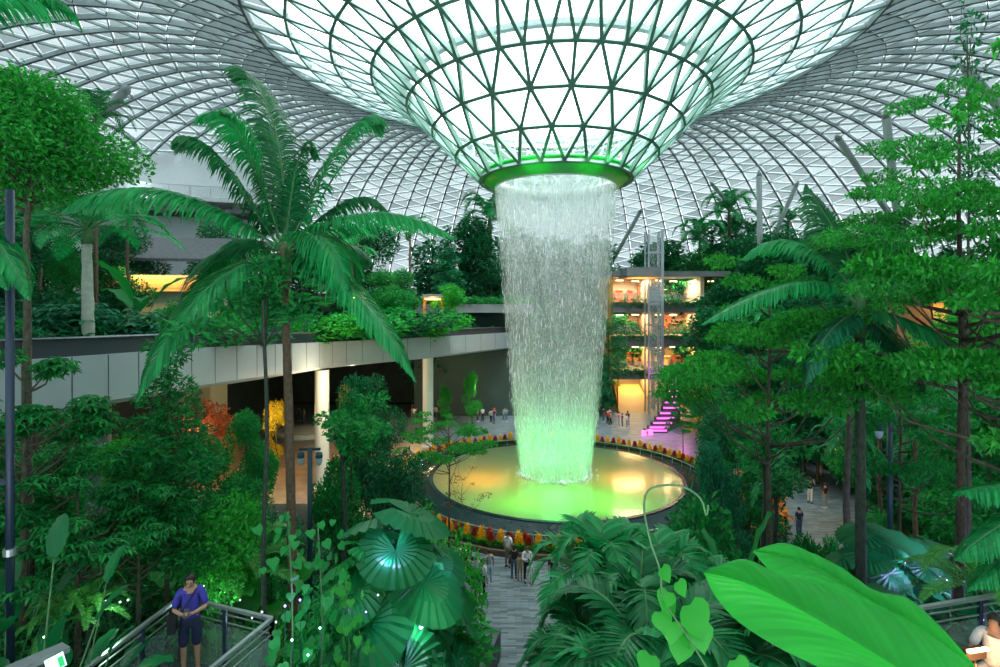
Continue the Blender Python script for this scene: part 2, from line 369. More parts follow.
off=np.array([[1,0,0],[0,1,0],[-1,0,0],[0,-1,0],[0,0,1],[0,0,-1]],float)
V=np.stack([np.stack([cx+o[0]*wd,cy+o[1]*wd,np.clip(zz+o[2]*ln,0.01,FZ)],1) for o in off],1).reshape(-1,3)
tb=np.array([[0,1,4],[1,2,4],[2,3,4],[3,0,4],[1,0,5],[2,1,5],[3,2,5],[0,3,5]])
T=(np.arange(n)[:,None,None]*6+tb[None]).reshape(-1,3)
dm=mat('droplets',(.85,.95,.93),.2)
o=link('spray_drops',npmesh('spray_drops',V,T=T,mats=[dm]),fall); o['kind']='stuff'
# splash foam at the foot
b=MB(); rs=random.Random(3)
for i in range(240):
    a=rs.random()*2*PI; r=2.5+rs.gauss(0,.3); b.ball((r*math.cos(a),r*math.sin(a),rs.random()*.25),.03+.08*rs.random(),6,4,sc=(1,1,1.5))
o=b.obj('splash_foam',mat('foam',(.85,.95,.9),.6),fall,smooth=True); o['kind']='stuff'
# lamps under the water and around the collar
def lamp(name,kind,loc,power,col,size=.3,rot=None,spot=None,blend=.6):
    l=bpy.data.lights.new(name,kind); l.energy=power; l.color=col
    if kind=='AREA': l.shape='DISK'; l.size=size
    else: l.shadow_soft_size=size
    if spot: l.spot_size=math.radians(spot); l.spot_blend=blend
    o=link(name,l); o.location=loc
    if rot is not None:
        o.rotation_mode='QUATERNION'; o.rotation_quaternion=Vector(rot).to_track_quat('-Z','Y')
    return o
for k in range(6):
    a=2*PI*k/6+.3; lamp('green_pond_lamp','SPOT',(AX+3.6*math.cos(a),AY+3.6*math.sin(a),1.0),190,(.10,1,.30),.3,rot=(-math.cos(a)*.25,-math.sin(a)*.25,1),spot=60)
lamp('green_pond_glow','POINT',(AX,AY,3.2),420,(.1,1,.2),1.2)
# lamps in the well below the clear bed: amber at both sides, green in the middle and towards the viewer
for x,y,c,p in ((-5.4,-.6,(1,.27,.01),330),(5.2,-.4,(1,.27,.01),330),(-2.6,-5.6,(.22,1,.04),240),(2.8,-5.6,(.22,1,.04),240),(0,-3.4,(.06,1,.12),380),(0,2.5,(.1,1,.25),120)):
    lamp('well_lamp','POINT',(AX+x,AY+y,-1.5),p,c,.15)
for k in range(10):
    a=2*PI*k/10+.2; lamp('green_collar_lamp','SPOT',(AX+6.0*math.cos(a),AY+6.0*math.sin(a),22.2),90,(.1,1,.2),.25,rot=(math.cos(a)*.6,math.sin(a)*.6,1),spot=120)
for a in (-PI/2-.35,-PI/2+.35): lamp('green_collar_lamp','SPOT',(AX+7.2*math.cos(a),AY+7.2*math.sin(a),20.6),200,(.2,1,.2),.25,rot=(-math.cos(a)*1.0,-math.sin(a)*1.0,1),spot=50)
# ------------------------------------------------------------ ground, plaza, bridge
def sm(t): t=min(1,max(0,t)); return t*t*(3-2*t)
def gz(x,y):
    r=math.hypot(x-AX,y-AY)
    if y>66: return 0 if x<24 else 11*sm((x-24)/24)
    h=0
    if x<-2.6 and y<34:  h=max(h,4.6*sm((-2.6-x)/6)*sm((34-y)/14)+.6*sm((-2.6-x)/2)*sm((34-y)/4)+1.6*sm((-2.2-x)/3)*sm((16-y)/7))
    if y<20: h=max(h,(5.6-1.5*sm(1-abs(x+.9)/2.2))*sm((15.5-y)/7.5))
    if x>3.2 and y<32:   h=max(h,(6.0*sm((x-3.2)/6)*sm((26-y)/17)))
    if x>20: h=max(h,11*sm((x-26+max(0,(40-y))*.45)/22))
    if x<-16: h=max(h,3*sm((-16-x)/8)*sm((30-y)/10))
    h*=sm((r-13.0)/6)
    if -6.6<x<-3.4 and 5.8<y<10.3: h=min(h,5.3)
    if 5.6<x<10.8 and 6.3<y<9.8: h=min(h,5.9)
    return h
def paved_mat():
    m=mat('grey_paving',(.10,.135,.14),.42,coord='Object'); nt=m.node_tree; b=nt.nodes['Principled BSDF']
    tc=nt.nodes.new('ShaderNodeTexCoord'); br=nt.nodes.new('ShaderNodeTexBrick')
    br.inputs['Scale'].default_value=1; br.inputs['Brick Width'].default_value=.62; br.inputs['Row Height'].default_value=.105; br.inputs['Mortar Size'].default_value=.006
    br.inputs['Color1'].default_value=(.19,.25,.265,1); br.inputs['Color2'].default_value=(.045,.068,.075,1); br.inputs['Mortar'].default_value=(.04,.055,.06,1); br.inputs['Bias'].default_value=-.1
    nt.links.new(tc.outputs['Object'],br.inputs['Vector']); nt.links.new(br.outputs[0],b.inputs['Base Color']); return m
m_pave=paved_mat(); m_soil=mat('dark_soil',(.012,.022,.010),.9,noise=.4,nscale=2,bump=.6,bscale=5)
nx,ny=180,140; xs=np.linspace(-90,90,nx); ys=np.linspace(-2,125,ny)
V=np.array([[x,y,gz(x,y)-.06-(6 if math.hypot(x-AX,y-AY)<11.0 else 0)] for y in ys for x in xs]); 
Q=np.array([[j*nx+i,j*nx+i+1,(j+1)*nx+i+1,(j+1)*nx+i] for j in range(ny-1) for i in range(nx-1)])
g=link('ground',npmesh('ground',V,Q=Q,mats=[m_soil],smooth=True)); g['kind']='structure'
# paved floor: ring round the pond, path towards the viewer, hall under the deck
def in_plaza(x,y):
    return (gz(x,y)<.02 and y<74 and x<26 and (x>-30)) 
nx2,ny2=140,140; xs=np.linspace(-30,27,nx2); ys=np.linspace(16,74,ny2); grid={}; V=[];Q=[]
def vid(i,j):
    if (i,j) not in grid: grid[(i,j)]=len(V); V.append((xs[i],ys[j],0))
    return grid[(i,j)]
for j in range(ny2-1):
    for i in range(nx2-1):
        x=(xs[i]+xs[i+1])/2; y=(ys[j]+ys[j+1])/2
        if in_plaza(x,y) and math.hypot(x-AX,y-AY)>10.9: Q.append((vid(i,j),vid(i+1,j),vid(i+1,j+1),vid(i,j+1)))
m_tan=mat('tan_paving',(.30,.20,.13),.45,noise=.25,nscale=1.2)
mi=[1 if (V[q[0]][0]<-6.5+.9*math.sin(V[q[0]][1]*.35) and V[q[0]][1]<52) else 0 for q in Q]
f=link('floor',npmesh('floor',np.array(V),Q=np.array(Q),mats=[m_pave,m_tan],mi=mi)); f['kind']='structure'
# garden deck on the left: slab with a pale panelled fascia and dark parapet
DECK=[(-36,6),(-24,10),(-17.6,14.5),(-15.7,18.6),(-14.9,22),(-14.3,25.7),(-13.7,30),(-13.2,35),(-12.6,40),(-10.6,44),(-6.6,50),(-3,57),(.6,65),(2.5,72)]
def deckz(i): return np.interp(DECK[i][1],[6,25,41,50,65,72],[9.35,9.1,8.5,8.4,8.2,8.1])
def fine(P,k=6):
    out=[]
    for i in range(len(P)-1):
        p0=Vector(P[max(i-1,0)]);p1=Vector(P[i]);p2=Vector(P[i+1]);p3=Vector(P[min(i+2,len(P)-1)])
        for s in range(k):
            t=s/k; out.append(.5*((2*p1)+(p2-p0)*t+(2*p0-5*p1+4*p2-p3)*t*t+(3*p1-p0-3*p2+p3)*t**3))
    out.append(Vector(P[-1])); return out
DP=fine([(x,y,deckz(i)) for i,(x,y) in enumerate(DECK)],5)
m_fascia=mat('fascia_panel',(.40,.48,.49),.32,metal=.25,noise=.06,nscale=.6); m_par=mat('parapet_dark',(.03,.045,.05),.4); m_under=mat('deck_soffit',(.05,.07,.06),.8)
dk=MB(); H=1.98
pl=[(p.x,p.y) for p in DP]
n=len(DP)
vs=[];
for p in DP: vs.append((p.x+.12,p.y,p.z+.12)); 
back=[(p.x-60 if p.y<60 else p.x-60,p.y+ (6 if p.y<60 else 20),p.z) for p in DP]
slab=MB()
for i in range(n-1):
    a,b_=DP[i],DP[i+1]; A,B=back[i],back[i+1]
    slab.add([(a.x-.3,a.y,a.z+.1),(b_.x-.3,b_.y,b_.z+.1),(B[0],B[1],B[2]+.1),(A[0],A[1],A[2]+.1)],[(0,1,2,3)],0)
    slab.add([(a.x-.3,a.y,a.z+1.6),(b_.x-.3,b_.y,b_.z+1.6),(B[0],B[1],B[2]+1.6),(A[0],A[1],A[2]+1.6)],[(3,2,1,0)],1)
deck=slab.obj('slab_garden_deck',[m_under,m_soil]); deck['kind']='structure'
fa=MB(); 
def nrm2(i):
    a=DP[max(i-1,0)]; b_=DP[min(i+1,n-1)]; d=(b_-a); return Vector((d.y,-d.x,0)).normalized()
def strip(mb,prof,m=None):
    """sweep a (out,up) profile along the deck edge"""
    k=len(prof); b0=len(mb.v)
    for i in range(n):
        N_=nrm2(i); 
        for (o_,u_) in prof: mb.v.append(tuple(DP[i]+N_*o_+Vector((0,0,u_))))
    for i in range(n-1):
        for j in range(k-1): mb.f.append((b0+i*k+j,b0+(i+1)*k+j,b0+(i+1)*k+j+1,b0+i*k+j+1)); mb.m.append(mb.k if m is None else m)
strip(fa,[(-.3,.1),(-.1,.02),(.12,.06),(.22,.22),(.2,H),(.05,H),(-.3,H)])
fo=fa.obj('fascia',m_fascia,deck,smooth=False)
sg=MB()
for i in range(0,n,2):
    N_=nrm2(i); p=DP[i]; sg.beam(p+N_*.215+Vector((0,0,.24)),p+N_*.205+Vector((0,0,H)),.03,.02,up=N_)
sg.obj('panel_joint',m_par,fo)
pa=MB(); strip(pa,[(-.1,H),(-.1,H+.62),(-.35,H+.62),(-.35,H-.2)]); pa.obj('parapet',m_par,deck)
ha=MB(); strip(ha,[(-.05,H+.62),(.02,H+.66),(-.05,H+.72),(-.36,H+.70),(-.36,H+.62)]); ha.obj('parapet_cap',mat('cap_metal',(.10,.13,.14),.3,metal=.5),deck)
def column(x,y,r,ztop,lb,m):
    z0=gz(x,y); o=empty('deck_column',(x,y,z0),label=lb,cat='column')
    s=MB(); s.lathe([(r,0),(r,ztop-z0)],28); s.obj('shaft',m,o,smooth=True)
    s=MB(); s.lathe([(r*1.25,0),(r*1.25,.12),(r,.16)],28); s.obj('collar',m,o)
m_colc=mat('pale_column',(.62,.66,.56),.5,noise=.05)
p=at(322,488,39); column(p.x,p.y,.50,8.55,'thick pale round column under the garden deck beside the paved hall floor',m_colc)
p=at(428,430,51); column(p.x,p.y,.50,8.45,'slim cream round column under the far end of the garden deck',m_colc)
column(-16.5,22,.55,9.2,'dark round column under the left end of the garden deck',mat('dark_column',(.10,.14,.13),.6))
# back wall of the hall under the deck
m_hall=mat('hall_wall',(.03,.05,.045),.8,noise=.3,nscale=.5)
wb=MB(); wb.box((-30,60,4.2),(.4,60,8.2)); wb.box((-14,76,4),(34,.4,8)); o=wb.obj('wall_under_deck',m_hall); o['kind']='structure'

# outer wall of the dome, under the rim of the roof
pw=MB(); seg=[]
for j in range(97):
    th=2*PI*j/96; rr=roof_radius(82,th)+.4; seg.append((AX+rr*math.cos(th),AY+rr*math.sin(th)))
for j in range(96):
    a,b_=seg[j],seg[j+1]; pw.add([(a[0],a[1],-.2),(b_[0],b_[1],-.2),(b_[0],b_[1],17.2),(a[0],a[1],17.2)],[(0,1,2,3)])
o=pw.obj('wall_perimeter',mat('perimeter_wall',(.16,.22,.20),.7,noise=.2,nscale=.3)); o['kind']='structure'
# ------------------------------------------------------------ plants
L_BRIGHT=leafmat('leaf_bright',(.006,.17,.025),(.050,.50,.055),.42)
L_MID=leafmat('leaf_mid',(.003,.085,.028),(.022,.40,.070),.36)
L_DEEP=leafmat('leaf_deep',(.002,.045,.022),(.010,.25,.075),.32)
L_BLUE=leafmat('leaf_bluish',(.004,.095,.050),(.020,.30,.13),.25,rough=.4)
L_PALM=leafmat('palm_leaflet',(.004,.15,.045),(.020,.42,.11),.38,rough=.42,spec=.35)
L_PALMD=leafmat('palm_leaflet_dark',(.003,.09,.030),(.010,.24,.06),.34,rough=.42,spec=.35)
L_FAR=leafmat('leaf_far_hazed',(.006,.13,.055),(.025,.32,.11),.3)  # lighter greens stand in for the haze over distant trees
L_FERN=leafmat('fern_leaf',(.03,.24,.04),(.12,.50,.08),.4)
L_BIG=leafmat('big_leaf',(.003,.10,.035),(.010,.25,.06),.35,rough=.4,spec=.4)
L_LIME=leafmat('leaf_lime',(.008,.26,.025),(.045,.46,.045),.45)
L_YEL=leafmat('yellow_plume',(.75,.42,.01),(.95,.62,.02),.3); L_RED=leafmat('red_plume',(.28,.03,.015),(.55,.09,.03),.25); L_ORA=leafmat('orangelit_leaf',(.55,.16,.01),(.8,.32,.03),.3)  # L_ORA carries the warm light on the bushes beside the pond
L_BLUSH=leafmat('coral_pinklit_leaf',(.35,.10,.05),(.60,.22,.10),.35)  # own colour on ring shrubs; on hall trees pink light put into leaves
M_BARK=mat('bark',(.075,.075,.045),.85,noise=.35,nscale=9,bump=.6,bscale=25)
M_BARKD=mat('bark_dark',(.03,.045,.032),.85,noise=.35,nscale=9,bump=.6,bscale=25)
M_PALMTRUNK=mat('palm_trunk',(.13,.085,.05),.8,noise=.3,nscale=12,bump=.5,bscale=18)
M_STEM=mat('green_stem',(.06,.18,.06),.6,noise=.2,nscale=8); M_STEMP=mat('pale_stem',(.30,.38,.24),.6,noise=.2,nscale=8)

def leaves_mesh(name,C,D,N,L,W,m,fold=.18,six=False):
    """leaf blades: base point C, axis D, face normal N, length L, width W (arrays); one folded blade each"""
    C=np.asarray(C,float);D=np.asarray(D,float);N=np.asarray(N,float)
    D/= np.linalg.norm(D,axis=1,keepdims=True)+1e-9; S=np.cross(D,N); S/= np.linalg.norm(S,axis=1,keepdims=True)+1e-9; U=np.cross(S,D)
    L=np.asarray(L)[:,None]; W=np.asarray(W)[:,None]; n=len(C)
    if not six:
        pts=[C, C+D*L*.45-S*W*.5+U*W*fold, C+D*L-U*L*.12, C+D*L*.45+S*W*.5+U*W*fold]
        V=np.stack(pts,1).reshape(-1,3); b=np.arange(n)[:,None]*4
        T=np.concatenate([b+np.array([[0,2,1]]),b+np.array([[0,3,2]])],1).reshape(-1,3)
        return npmesh(name,V,T=T,mats=[m])
    pts=[C, C+D*L*.25-S*W*.42+U*W*fold, C+D*L*.62-S*W*.42+U*W*fold, C+D*L-U*L*.16, C+D*L*.62+S*W*.42+U*W*fold, C+D*L*.25+S*W*.42+U*W*fold, C+D*L*.3, C+D*L*.65-U*L*.03]
    V=np.stack(pts,1).reshape(-1,3); b=np.arange(n)[:,None]*8
    T=np.concatenate([b+np.array([t]) for t in ((0,6,1),(0,5,6),(7,3,2),(4,3,7))],1).reshape(-1,3)
    Q=np.concatenate([b+np.array([t]) for t in ((1,6,7,2),(6,5,4,7))],1).reshape(-1,4)
    return npmesh(name,V,Q=Q,T=T,mats=[m],smooth=True)
def norm(a): return a/(np.linalg.norm(a,axis=-1,keepdims=True)+1e-9)

def crown_points(R,centers,radii,flat,n,surf=.6):
    """leaf seats scattered in and mainly on the surface of a set of pads"""
    w=np.array(radii)**2; idx=R.choice(len(radii),n,p=w/w.sum()); c=np.array(centers)[idx]; r=np.array(radii)[idx]
    d=norm(R.normal(size=(n,3))); rad=r*(surf+(1-surf)*R.random(n)); p=d*rad[:,None]; p[:,2]*=flat
    return c+p,d
def foliage(name,R,centers,radii,flat,n,L,W,m,up=.7,droop=0,six=False,surf=.55,cluster=1):
    if cluster>1:
        p,d=crown_points(R,centers,radii,flat,max(1,n//cluster),surf); p=np.repeat(p,cluster,0); d=np.repeat(d,cluster,0)
        k=len(p); ang=np.tile(np.arange(cluster)*2*PI/cluster,k//cluster)+np.repeat(R.random(k//cluster)*6,cluster)
        D=np.stack([np.cos(ang),np.sin(ang),R.normal(-.15-droop,.12,k)],1); D=norm(D); Nn=norm(np.array([0,0,1.])+.25*np.repeat(d[::cluster],cluster,0)+0*D)
        k=len(p)
    else:
        p,d=crown_points(R,centers,radii,flat,n,surf); k=n
        D=norm(d*np.array([1,1,.35])+R.normal(0,.55,(k,3))-np.array([0,0,droop])); Nn=norm(R.normal(0,.45,(k,3))+np.array([0,0,up])+d*.4)
    s=.65+.7*R.random(k)
    return leaves_mesh(name,p,D,Nn,L*s,W*s,m,six=six)
def branchy(mb,R,base,tips,r0,wob=.12,r1=.012,n=5,start=.35):
    """limbs leave the trunk line (base..top) at different heights and sweep out to the pads"""
    for t in tips:
        t=Vector(t); h=min(t.z*.92,max(base.z+.2,t.z-(.3+.6*R.random())*math.hypot(t.x,t.y)*.8)); a=Vector((0,0,h))
        mid=(a+t)/2+Vector((R.normal(0,wob),R.normal(0,wob),-.10*(t-a).length)); 
        mb.tube([a,a.lerp(mid,.5)+Vector((0,0,-.03)),mid,mid.lerp(t,.55)+Vector((0,0,.03)),t],[r0,r0*.75,r0*.55,r0*.35,r1],n)

LIB={}   # prototype -> list of (part name, mesh, children)
def proto_tree(key,seed,h=8,spread=3,kind='round',m=None,leaf=(.16,.08),n=4000,bark=None,r=.09,pads=12,clear=.4,six=False,cluster=1,flat=None,lean=0,droop=0):
    if key in LIB: return LIB[key]
    R=rng(seed); m=m or L_MID; bark=bark or M_BARK; cs=[];rs=[]
    if kind=='round':
        for i in range(pads):
            a=R.random()*2*PI; q=R.random()**.6; z=h*(clear+(1-clear)*R.random()); f=math.sin(PI*min(1,max(.12,(z/h-clear)/(1-clear)*.8+.12)))
            cs.append((spread*.75*q*f*math.cos(a),spread*.75*q*f*math.sin(a),z-.1*h)); rs.append(spread*(.30+.2*R.random()))
        fl=flat or .75
    elif kind=='tier':
        nt=max(3,int(h*(1-clear)/1.1)); fl=flat or .16
        for t in range(nt):
            z=h*(clear+(1-clear)*(t+.6)/nt); w_=spread*(1-.62*((t+.5)/nt)**1.3)
            k=max(3,int(pads*(w_/spread)))
            for i in range(k):
                a=2*PI*(i+R.random()*.8)/k; q=.35+.65*R.random()**.7; cs.append((w_*q*math.cos(a),w_*q*math.sin(a),z+R.normal(0,.26))); rs.append(w_*(.15+.15*R.random()))
    elif kind=='cone':
        fl=flat or .6
        for i in range(pads):
            t=(i+.5)/pads; z=h*(clear+(1-clear)*t); w_=spread*(1-.8*t); a=i*2.4; q=.5*R.random()+.3
            cs.append((w_*q*math.cos(a),w_*q*math.sin(a),z)); rs.append(w_*.55+.12)
    elif kind=='umbrella':
        fl=flat or .45
        for i in range(pads):
            a=R.random()*2*PI; q=R.random()**.5; cs.append((spread*q*math.cos(a),spread*q*math.sin(a),h*(1-.35*q*q)-.1*h*R.random())); rs.append(spread*(.22+.12*R.random()))
    mb=MB(); k=7; lx=lean
    pts=[Vector((lx*(i/k)+R.normal(0,.02*h/8)*(i>0),R.normal(0,.02*h/8)*(i>0),h*.93*i/k)) for i in range(k+1)]
    mb.tube(pts,[r*(1.25-.95*i/k) for i in range(k+1)],8)
    order=sorted(range(len(cs)),key=lambda i:-rs[i])[:26]
    branchy(mb,R,Vector((0,0,h*clear*.8)),[cs[i] for i in order],r*.38)
    tr=mb.mesh(key+'_trunk',bark,True)
    if lx: cs=[(c[0]+lx*c[2]/h,c[1],c[2]) for c in cs]
    fo=foliage(key+'_foliage',R,cs,rs,fl,n,leaf[0],leaf[1],m,six=six,cluster=cluster,droop=droop)
    LIB[key]=[('trunk',tr,[]),('foliage',fo,[])]; return LIB[key]

def frond_mesh(name,pts,leafl=.5,nl=46,wid=.035,m=None,ms=None,droop=.6,seed=0,spread=1.0,vshape=.25,rach=.018,start=.12,tw=0.0,bend=3,prof=None):
    """a feather frond along the curve pts (4 control points), leaflets both sides"""
    R=rng(seed); P=[Vector(p) for p in pts]
    def bz(t):
        u=1-t; return P[0]*u**3+P[1]*3*u*u*t+P[2]*3*u*t*t+P[3]*t**3
    mb=MB(); N=16; line=[bz(i/N) for i in range(N+1)]
    mb.k=1; mb.tube(line,[rach*(1.6-1.4*i/N) for i in range(N+1)],5); mb.k=0
    V=mb.v; Fc=mb.f; M=mb.m
    for i in range(nl):
        t=start+(1-start)*(i+.5)/nl; p=bz(t); tg=(bz(min(1,t+.01))-bz(max(0,t-.01))).normalized()
        sd=tg.cross(Vector((0,0,1)))
        if sd.length<.15: sd=tg.cross((P[3]-P[0])*1.0+Vector((.01,.02,.5)))
        sd.normalize(); up=sd.cross(tg)
        u=(i+.5)/nl; lf=leafl*(prof(u) if prof else (math.sin(PI*min(1,.18+.82*u))**.55 if u>0 else .5)*(1 if u<.8 else 1-.55*(u-.8)/.2))
        for s in (-1,1):
            out=(sd*s*spread+tg*(.35+.75*u)+up*vshape+Vector((R.normal(0,.05),R.normal(0,.05),R.normal(0,.05)))).normalized()
            l=lf*(.88+.24*R.random()); b=len(V); q=p.copy(); d=out.copy(); wv=(tg-d*tg.dot(d)).normalized()
            K=bend
            V.append(tuple(p-wv*wid*.3)); V.append(tuple(p+wv*wid*.3))
            for k in range(1,K+1):
                q=q+d*(l/K); d=(d+Vector((0,0,-droop*(.35+.5*k/K)))).normalized(); ww=wid*(1.0 if k<K else .12)*(1-.25*(k-1)/K)
                wv=(tg-d*tg.dot(d)); wv=wv.normalized() if wv.length>.01 else tg
                V.append(tuple(q-wv*ww*.5)); V.append(tuple(q+wv*ww*.5))
                Fc.append((b+2*k-2,b+2*k-1,b+2*k+1,b+2*k)); M.append(0)
    return mb.mesh(name,[m or L_PALM,ms or M_STEM],smooth=False)
def proto_palm(key,seed,h=6,fl=2.4,nf=13,r=.08,m=None,trunk=None,leafl=.45,nl=34,wid=.045,droop=.5,shaft=True,updown=(.95,-.25),ms=None,bulge=1.0):
    if key in LIB: return LIB[key]
    R=rng(seed); parts=[]
    mb=MB(); k=10; mb.tube([(R.normal(0,.02)*i/k*2,R.normal(0,.02)*i/k*2,h*i/k) for i in range(k+1)],[r*(1.3-.4*i/k)*(1+.05*(i%2)) for i in range(k+1)],9)
    parts.append(('trunk',mb.mesh(key+'_trunk',trunk or M_PALMTRUNK,True),[]))
    if shaft:
        mb=MB(); mb.tube([(0,0,h-.02),(0,0,h+.25*fl*.5),(0,0,h+.30*fl)],[r*1.25,r*1.15,r*.5],9); parts.append(('crownshaft',mb.mesh(key+'_shaft',M_STEM,True),[]))
    z0=h+(.22*fl if shaft else 0)
    for i in range(nf):
        a=i*2.399+R.random()*.3; t=i/(nf-1); el=updown[0]*(1-t)+updown[1]*t+R.normal(0,.05); el*=PI/2
        L=fl*(.85+.25*R.random()); cx,cy=math.cos(a),math.sin(a)
        p1=(cx*L*.35*math.cos(el),cy*L*.35*math.cos(el),L*.35*math.sin(el)+.10*L)
        p2=(cx*L*(.45+.3*math.cos(el)),cy*L*(.45+.3*math.cos(el)),L*(.62*math.sin(el)+.10))
        p3=(cx*L*(.62+.3*math.cos(el)),cy*L*(.62+.3*math.cos(el)),L*(.45*math.sin(el)-.28))
        me=frond_mesh(key+'_frond%d'%i,[(0,0,0),p1,p2,p3],leafl,nl,wid,m or L_PALM,ms or M_STEM,droop,seed+i,rach=.012+.004*fl)
        parts.append(('frond',me,[],(0,0,z0)))
    LIB[key]=parts; return parts
def proto_fan(key,seed,h=1.6,rad=.6,n=9,m=None,seg=22,pleat=.03):
    """round pleated fan leaves on thin stalks (licuala)"""
    if key in LIB: return LIB[key]
    R=rng(seed); parts=[]
    for i in range(n):
        a=i*2.4+R.random()*.5; t=i/n; rr=rad*(.5+1.3*t)*.9; z=h*(1-.55*t); hub=Vector((rr*math.cos(a),rr*math.sin(a),z)); q=rad*(.8+.35*R.random())
        nn=Vector((math.cos(a)*(.35+.55*t),math.sin(a)*(.35+.55*t),1)).normalized(); fx=Vector((math.cos(a),math.sin(a),0)); fx=(fx-nn*fx.dot(nn)).normalized(); fy=nn.cross(fx)
        mb=MB(); S=seg*2; pts=[hub]; ring1=[];ring2=[]
        span=PI*1.78
        for k in range(S+1):
            b=-span/2+span*k/S; z_=(pleat if k%2 else -pleat)*q; d=fx*math.cos(b)+fy*math.sin(b)
            ring1.append(hub+d*q*.55+nn*(z_*.6+.06*q)); ring2.append(hub+d*q*(1 if k%2 else .95)+nn*(z_-.10*q))
        b0=len(mb.v); mb.v+= [tuple(hub)]+[tuple(v) for v in ring1]+[tuple(v) for v in ring2]; s1=b0+1; s2=s1+S+1
        for k in range(S): mb.f.append((b0,s1+k,s1+k+1)); mb.f.append((s1+k,s2+k,s2+k+1,s1+k+1)); mb.m+=[0,0]
        mb.k=1; mb.tube([(0,0,0),(rr*.45*math.cos(a),rr*.45*math.sin(a),z*.62),hub],[.022,.016,.010],5)
        parts.append(('leaf',mb.mesh(key+'_leaf%d'%i,[m or L_BIG,M_STEM]),[]))
    LIB[key]=parts; return parts
def blade_mesh(mb,base,d,nrm,L,W,cup=.12,droop=.25,n=8,veins=0,stalk=0,rs=None,m=0):
    """a large leaf blade with midrib fold; returns nothing, adds to mb"""
    d=Vector(d).normalized(); nrm=Vector(nrm); s=d.cross(nrm).normalized(); p=Vector(base); b=len(mb.v); dd=d.copy()
    for i in range(n+1):
        t=i/n; w=W*.5*(math.sin(PI*min(1,t*.93+.04))**.62)*(1-.25*t) if 0<i<n else .004
        u=s.cross(dd).normalized(); e=(.05*W*(1 if i%2 else -1)) if veins else 0
        for k,(q,c) in enumerate(((-1,1),(-.5,.45),(0,0),(.5,.45),(1,1))): mb.v.append(tuple(p+s*q*w+u*(c*cup*w*2+abs(q)*e)))
        p=p+dd*(L/n); dd=(dd+Vector((0,0,-droop/n*1.6))).normalized()
    for i in range(n):
        for k in range(4): mb.f.append((b+i*5+k,b+i*5+k+1,b+(i+1)*5+k+1,b+(i+1)*5+k)); mb.m.append(m)
def proto_bigleaf(key,seed,h=1.3,L=.7,W=.32,n=12,m=None,elev=(1.2,.1),stalkf=.6,droop=.5,veins=1,as_parts=True):
    if key in LIB: return LIB[key]
    R=rng(seed); parts=[]; all_=MB()
    for i in range(n):
        a=i*2.4+R.random()*.6; t=(i+.5)/n; el=elev[0]*(1-t)+elev[1]*t; st=h*stalkf*(1-.3*t)*(.8+.4*R.random()); z0=h*.25*(1-t)*R.random()
        d=Vector((math.cos(a)*math.cos(el),math.sin(a)*math.cos(el),math.sin(el))); b=Vector((0,0,z0)); e=b+d*st+Vector((0,0,st*.2))
        mb=MB() if as_parts else all_
        mb.k=1; mb.tube([b,(b+e)/2+Vector((0,0,st*.08)),e],[.018,.014,.009],5); mb.k=0
        d2=(d+Vector((0,0,-.35))).normalized(); nn=Vector((-math.cos(a)*d2.z,-math.sin(a)*d2.z,math.hypot(d2.x,d2.y)+.01))
        l=L*(.75+.5*R.random()); blade_mesh(mb,e,d2,nn,l,W*l/L,droop=droop,veins=veins)
        if as_parts: parts.append(('leaf',mb.mesh(key+'_leaf%d'%i,[m or L_BIG,M_STEM],True),[]))
    if not as_parts: parts=[('foliage',all_.mesh(key+'_fol',[m or L_BIG,M_STEM],True),[])]
    LIB[key]=parts; return parts
def proto_fern(key,seed,L=1.1,n=11,m=None,leafl=.17,nl=26,wid=.035,h=.0,el0=1.1,el1=.15):
    if key in LIB: return LIB[key]
    R=rng(seed); parts=[]
    if h>0:
        mb=MB(); mb.tube([(0,0,0),(.03,0,h*.5),(0,.02,h)],[.06,.05,.05],7); parts.append(('trunk',mb.mesh(key+'_trunk',M_BARKD,True),[]))
    for i in range(n):
        a=i*2.4+R.random()*.4; t=(i+.5)/n; el=el0*(1-t)+el1*t; l=L*(.8+.3*R.random()); c,s=math.cos(a),math.sin(a)
        me=frond_mesh(key+'_frond%d'%i,[(0,0,0),(c*l*.3*math.cos(el),s*l*.3*math.cos(el),l*.4*math.sin(el)+.05),(c*l*.65*max(.4,math.cos(el)),s*l*.65*max(.4,math.cos(el)),l*.62*math.sin(el)+.05),(c*l*.95*max(.5,math.cos(el)),s*l*.95*max(.5,math.cos(el)),l*.35*math.sin(el)-.1*l)],leafl,nl,wid,m or L_FERN,M_STEM,.25,seed+i,rach=.008,start=.08,bend=2,prof=lambda u:max(.12,math.sin(PI*(.15+.8*u))**.7))
        parts.append(('frond',me,[],(0,0,h)))
    LIB[key]=parts; return parts
def proto_shrub(key,seed,r=.8,h=.9,n=900,leaf=(.2,.1),m=None,six=True,cluster=1,droop=0,stems=5):
    if key in LIB: return LIB[key]
    R=rng(seed); cs=[(r*.55*R.normal(),r*.55*R.normal(),h*(.35+.5*R.random())) for _ in range(7)]; rs=[r*(.4+.2*R.random()) for _ in cs]
    mb=MB()
    for c in cs[:stems]: mb.tube([(0,0,-.1),(c[0]*.4,c[1]*.4,c[2]*.5),c],[.025,.018,.008],5)
    fo=foliage(key+'_fol',R,cs,rs,.75*h/max(r,.1),n,leaf[0],leaf[1],m or L_MID,six=six,cluster=cluster,droop=droop)
    LIB[key]=[('stem',mb.mesh(key+'_stem',M_BARKD,True),[]),('foliage',fo,[])]; return LIB[key]
def plant(key,name,label,cat,loc,rz=0,s=1,group=None,sz=None,flat=None):
    """stand a copy of a prototype plant in the garden; its parts are children"""
    o=empty(name,loc,rz,label,cat,group); o.scale=(s,s,sz or s)
    for p in LIB[key]:
        c=link(p[0],p[1],o)
        if len(p)>3: c.location=p[3]
    return o
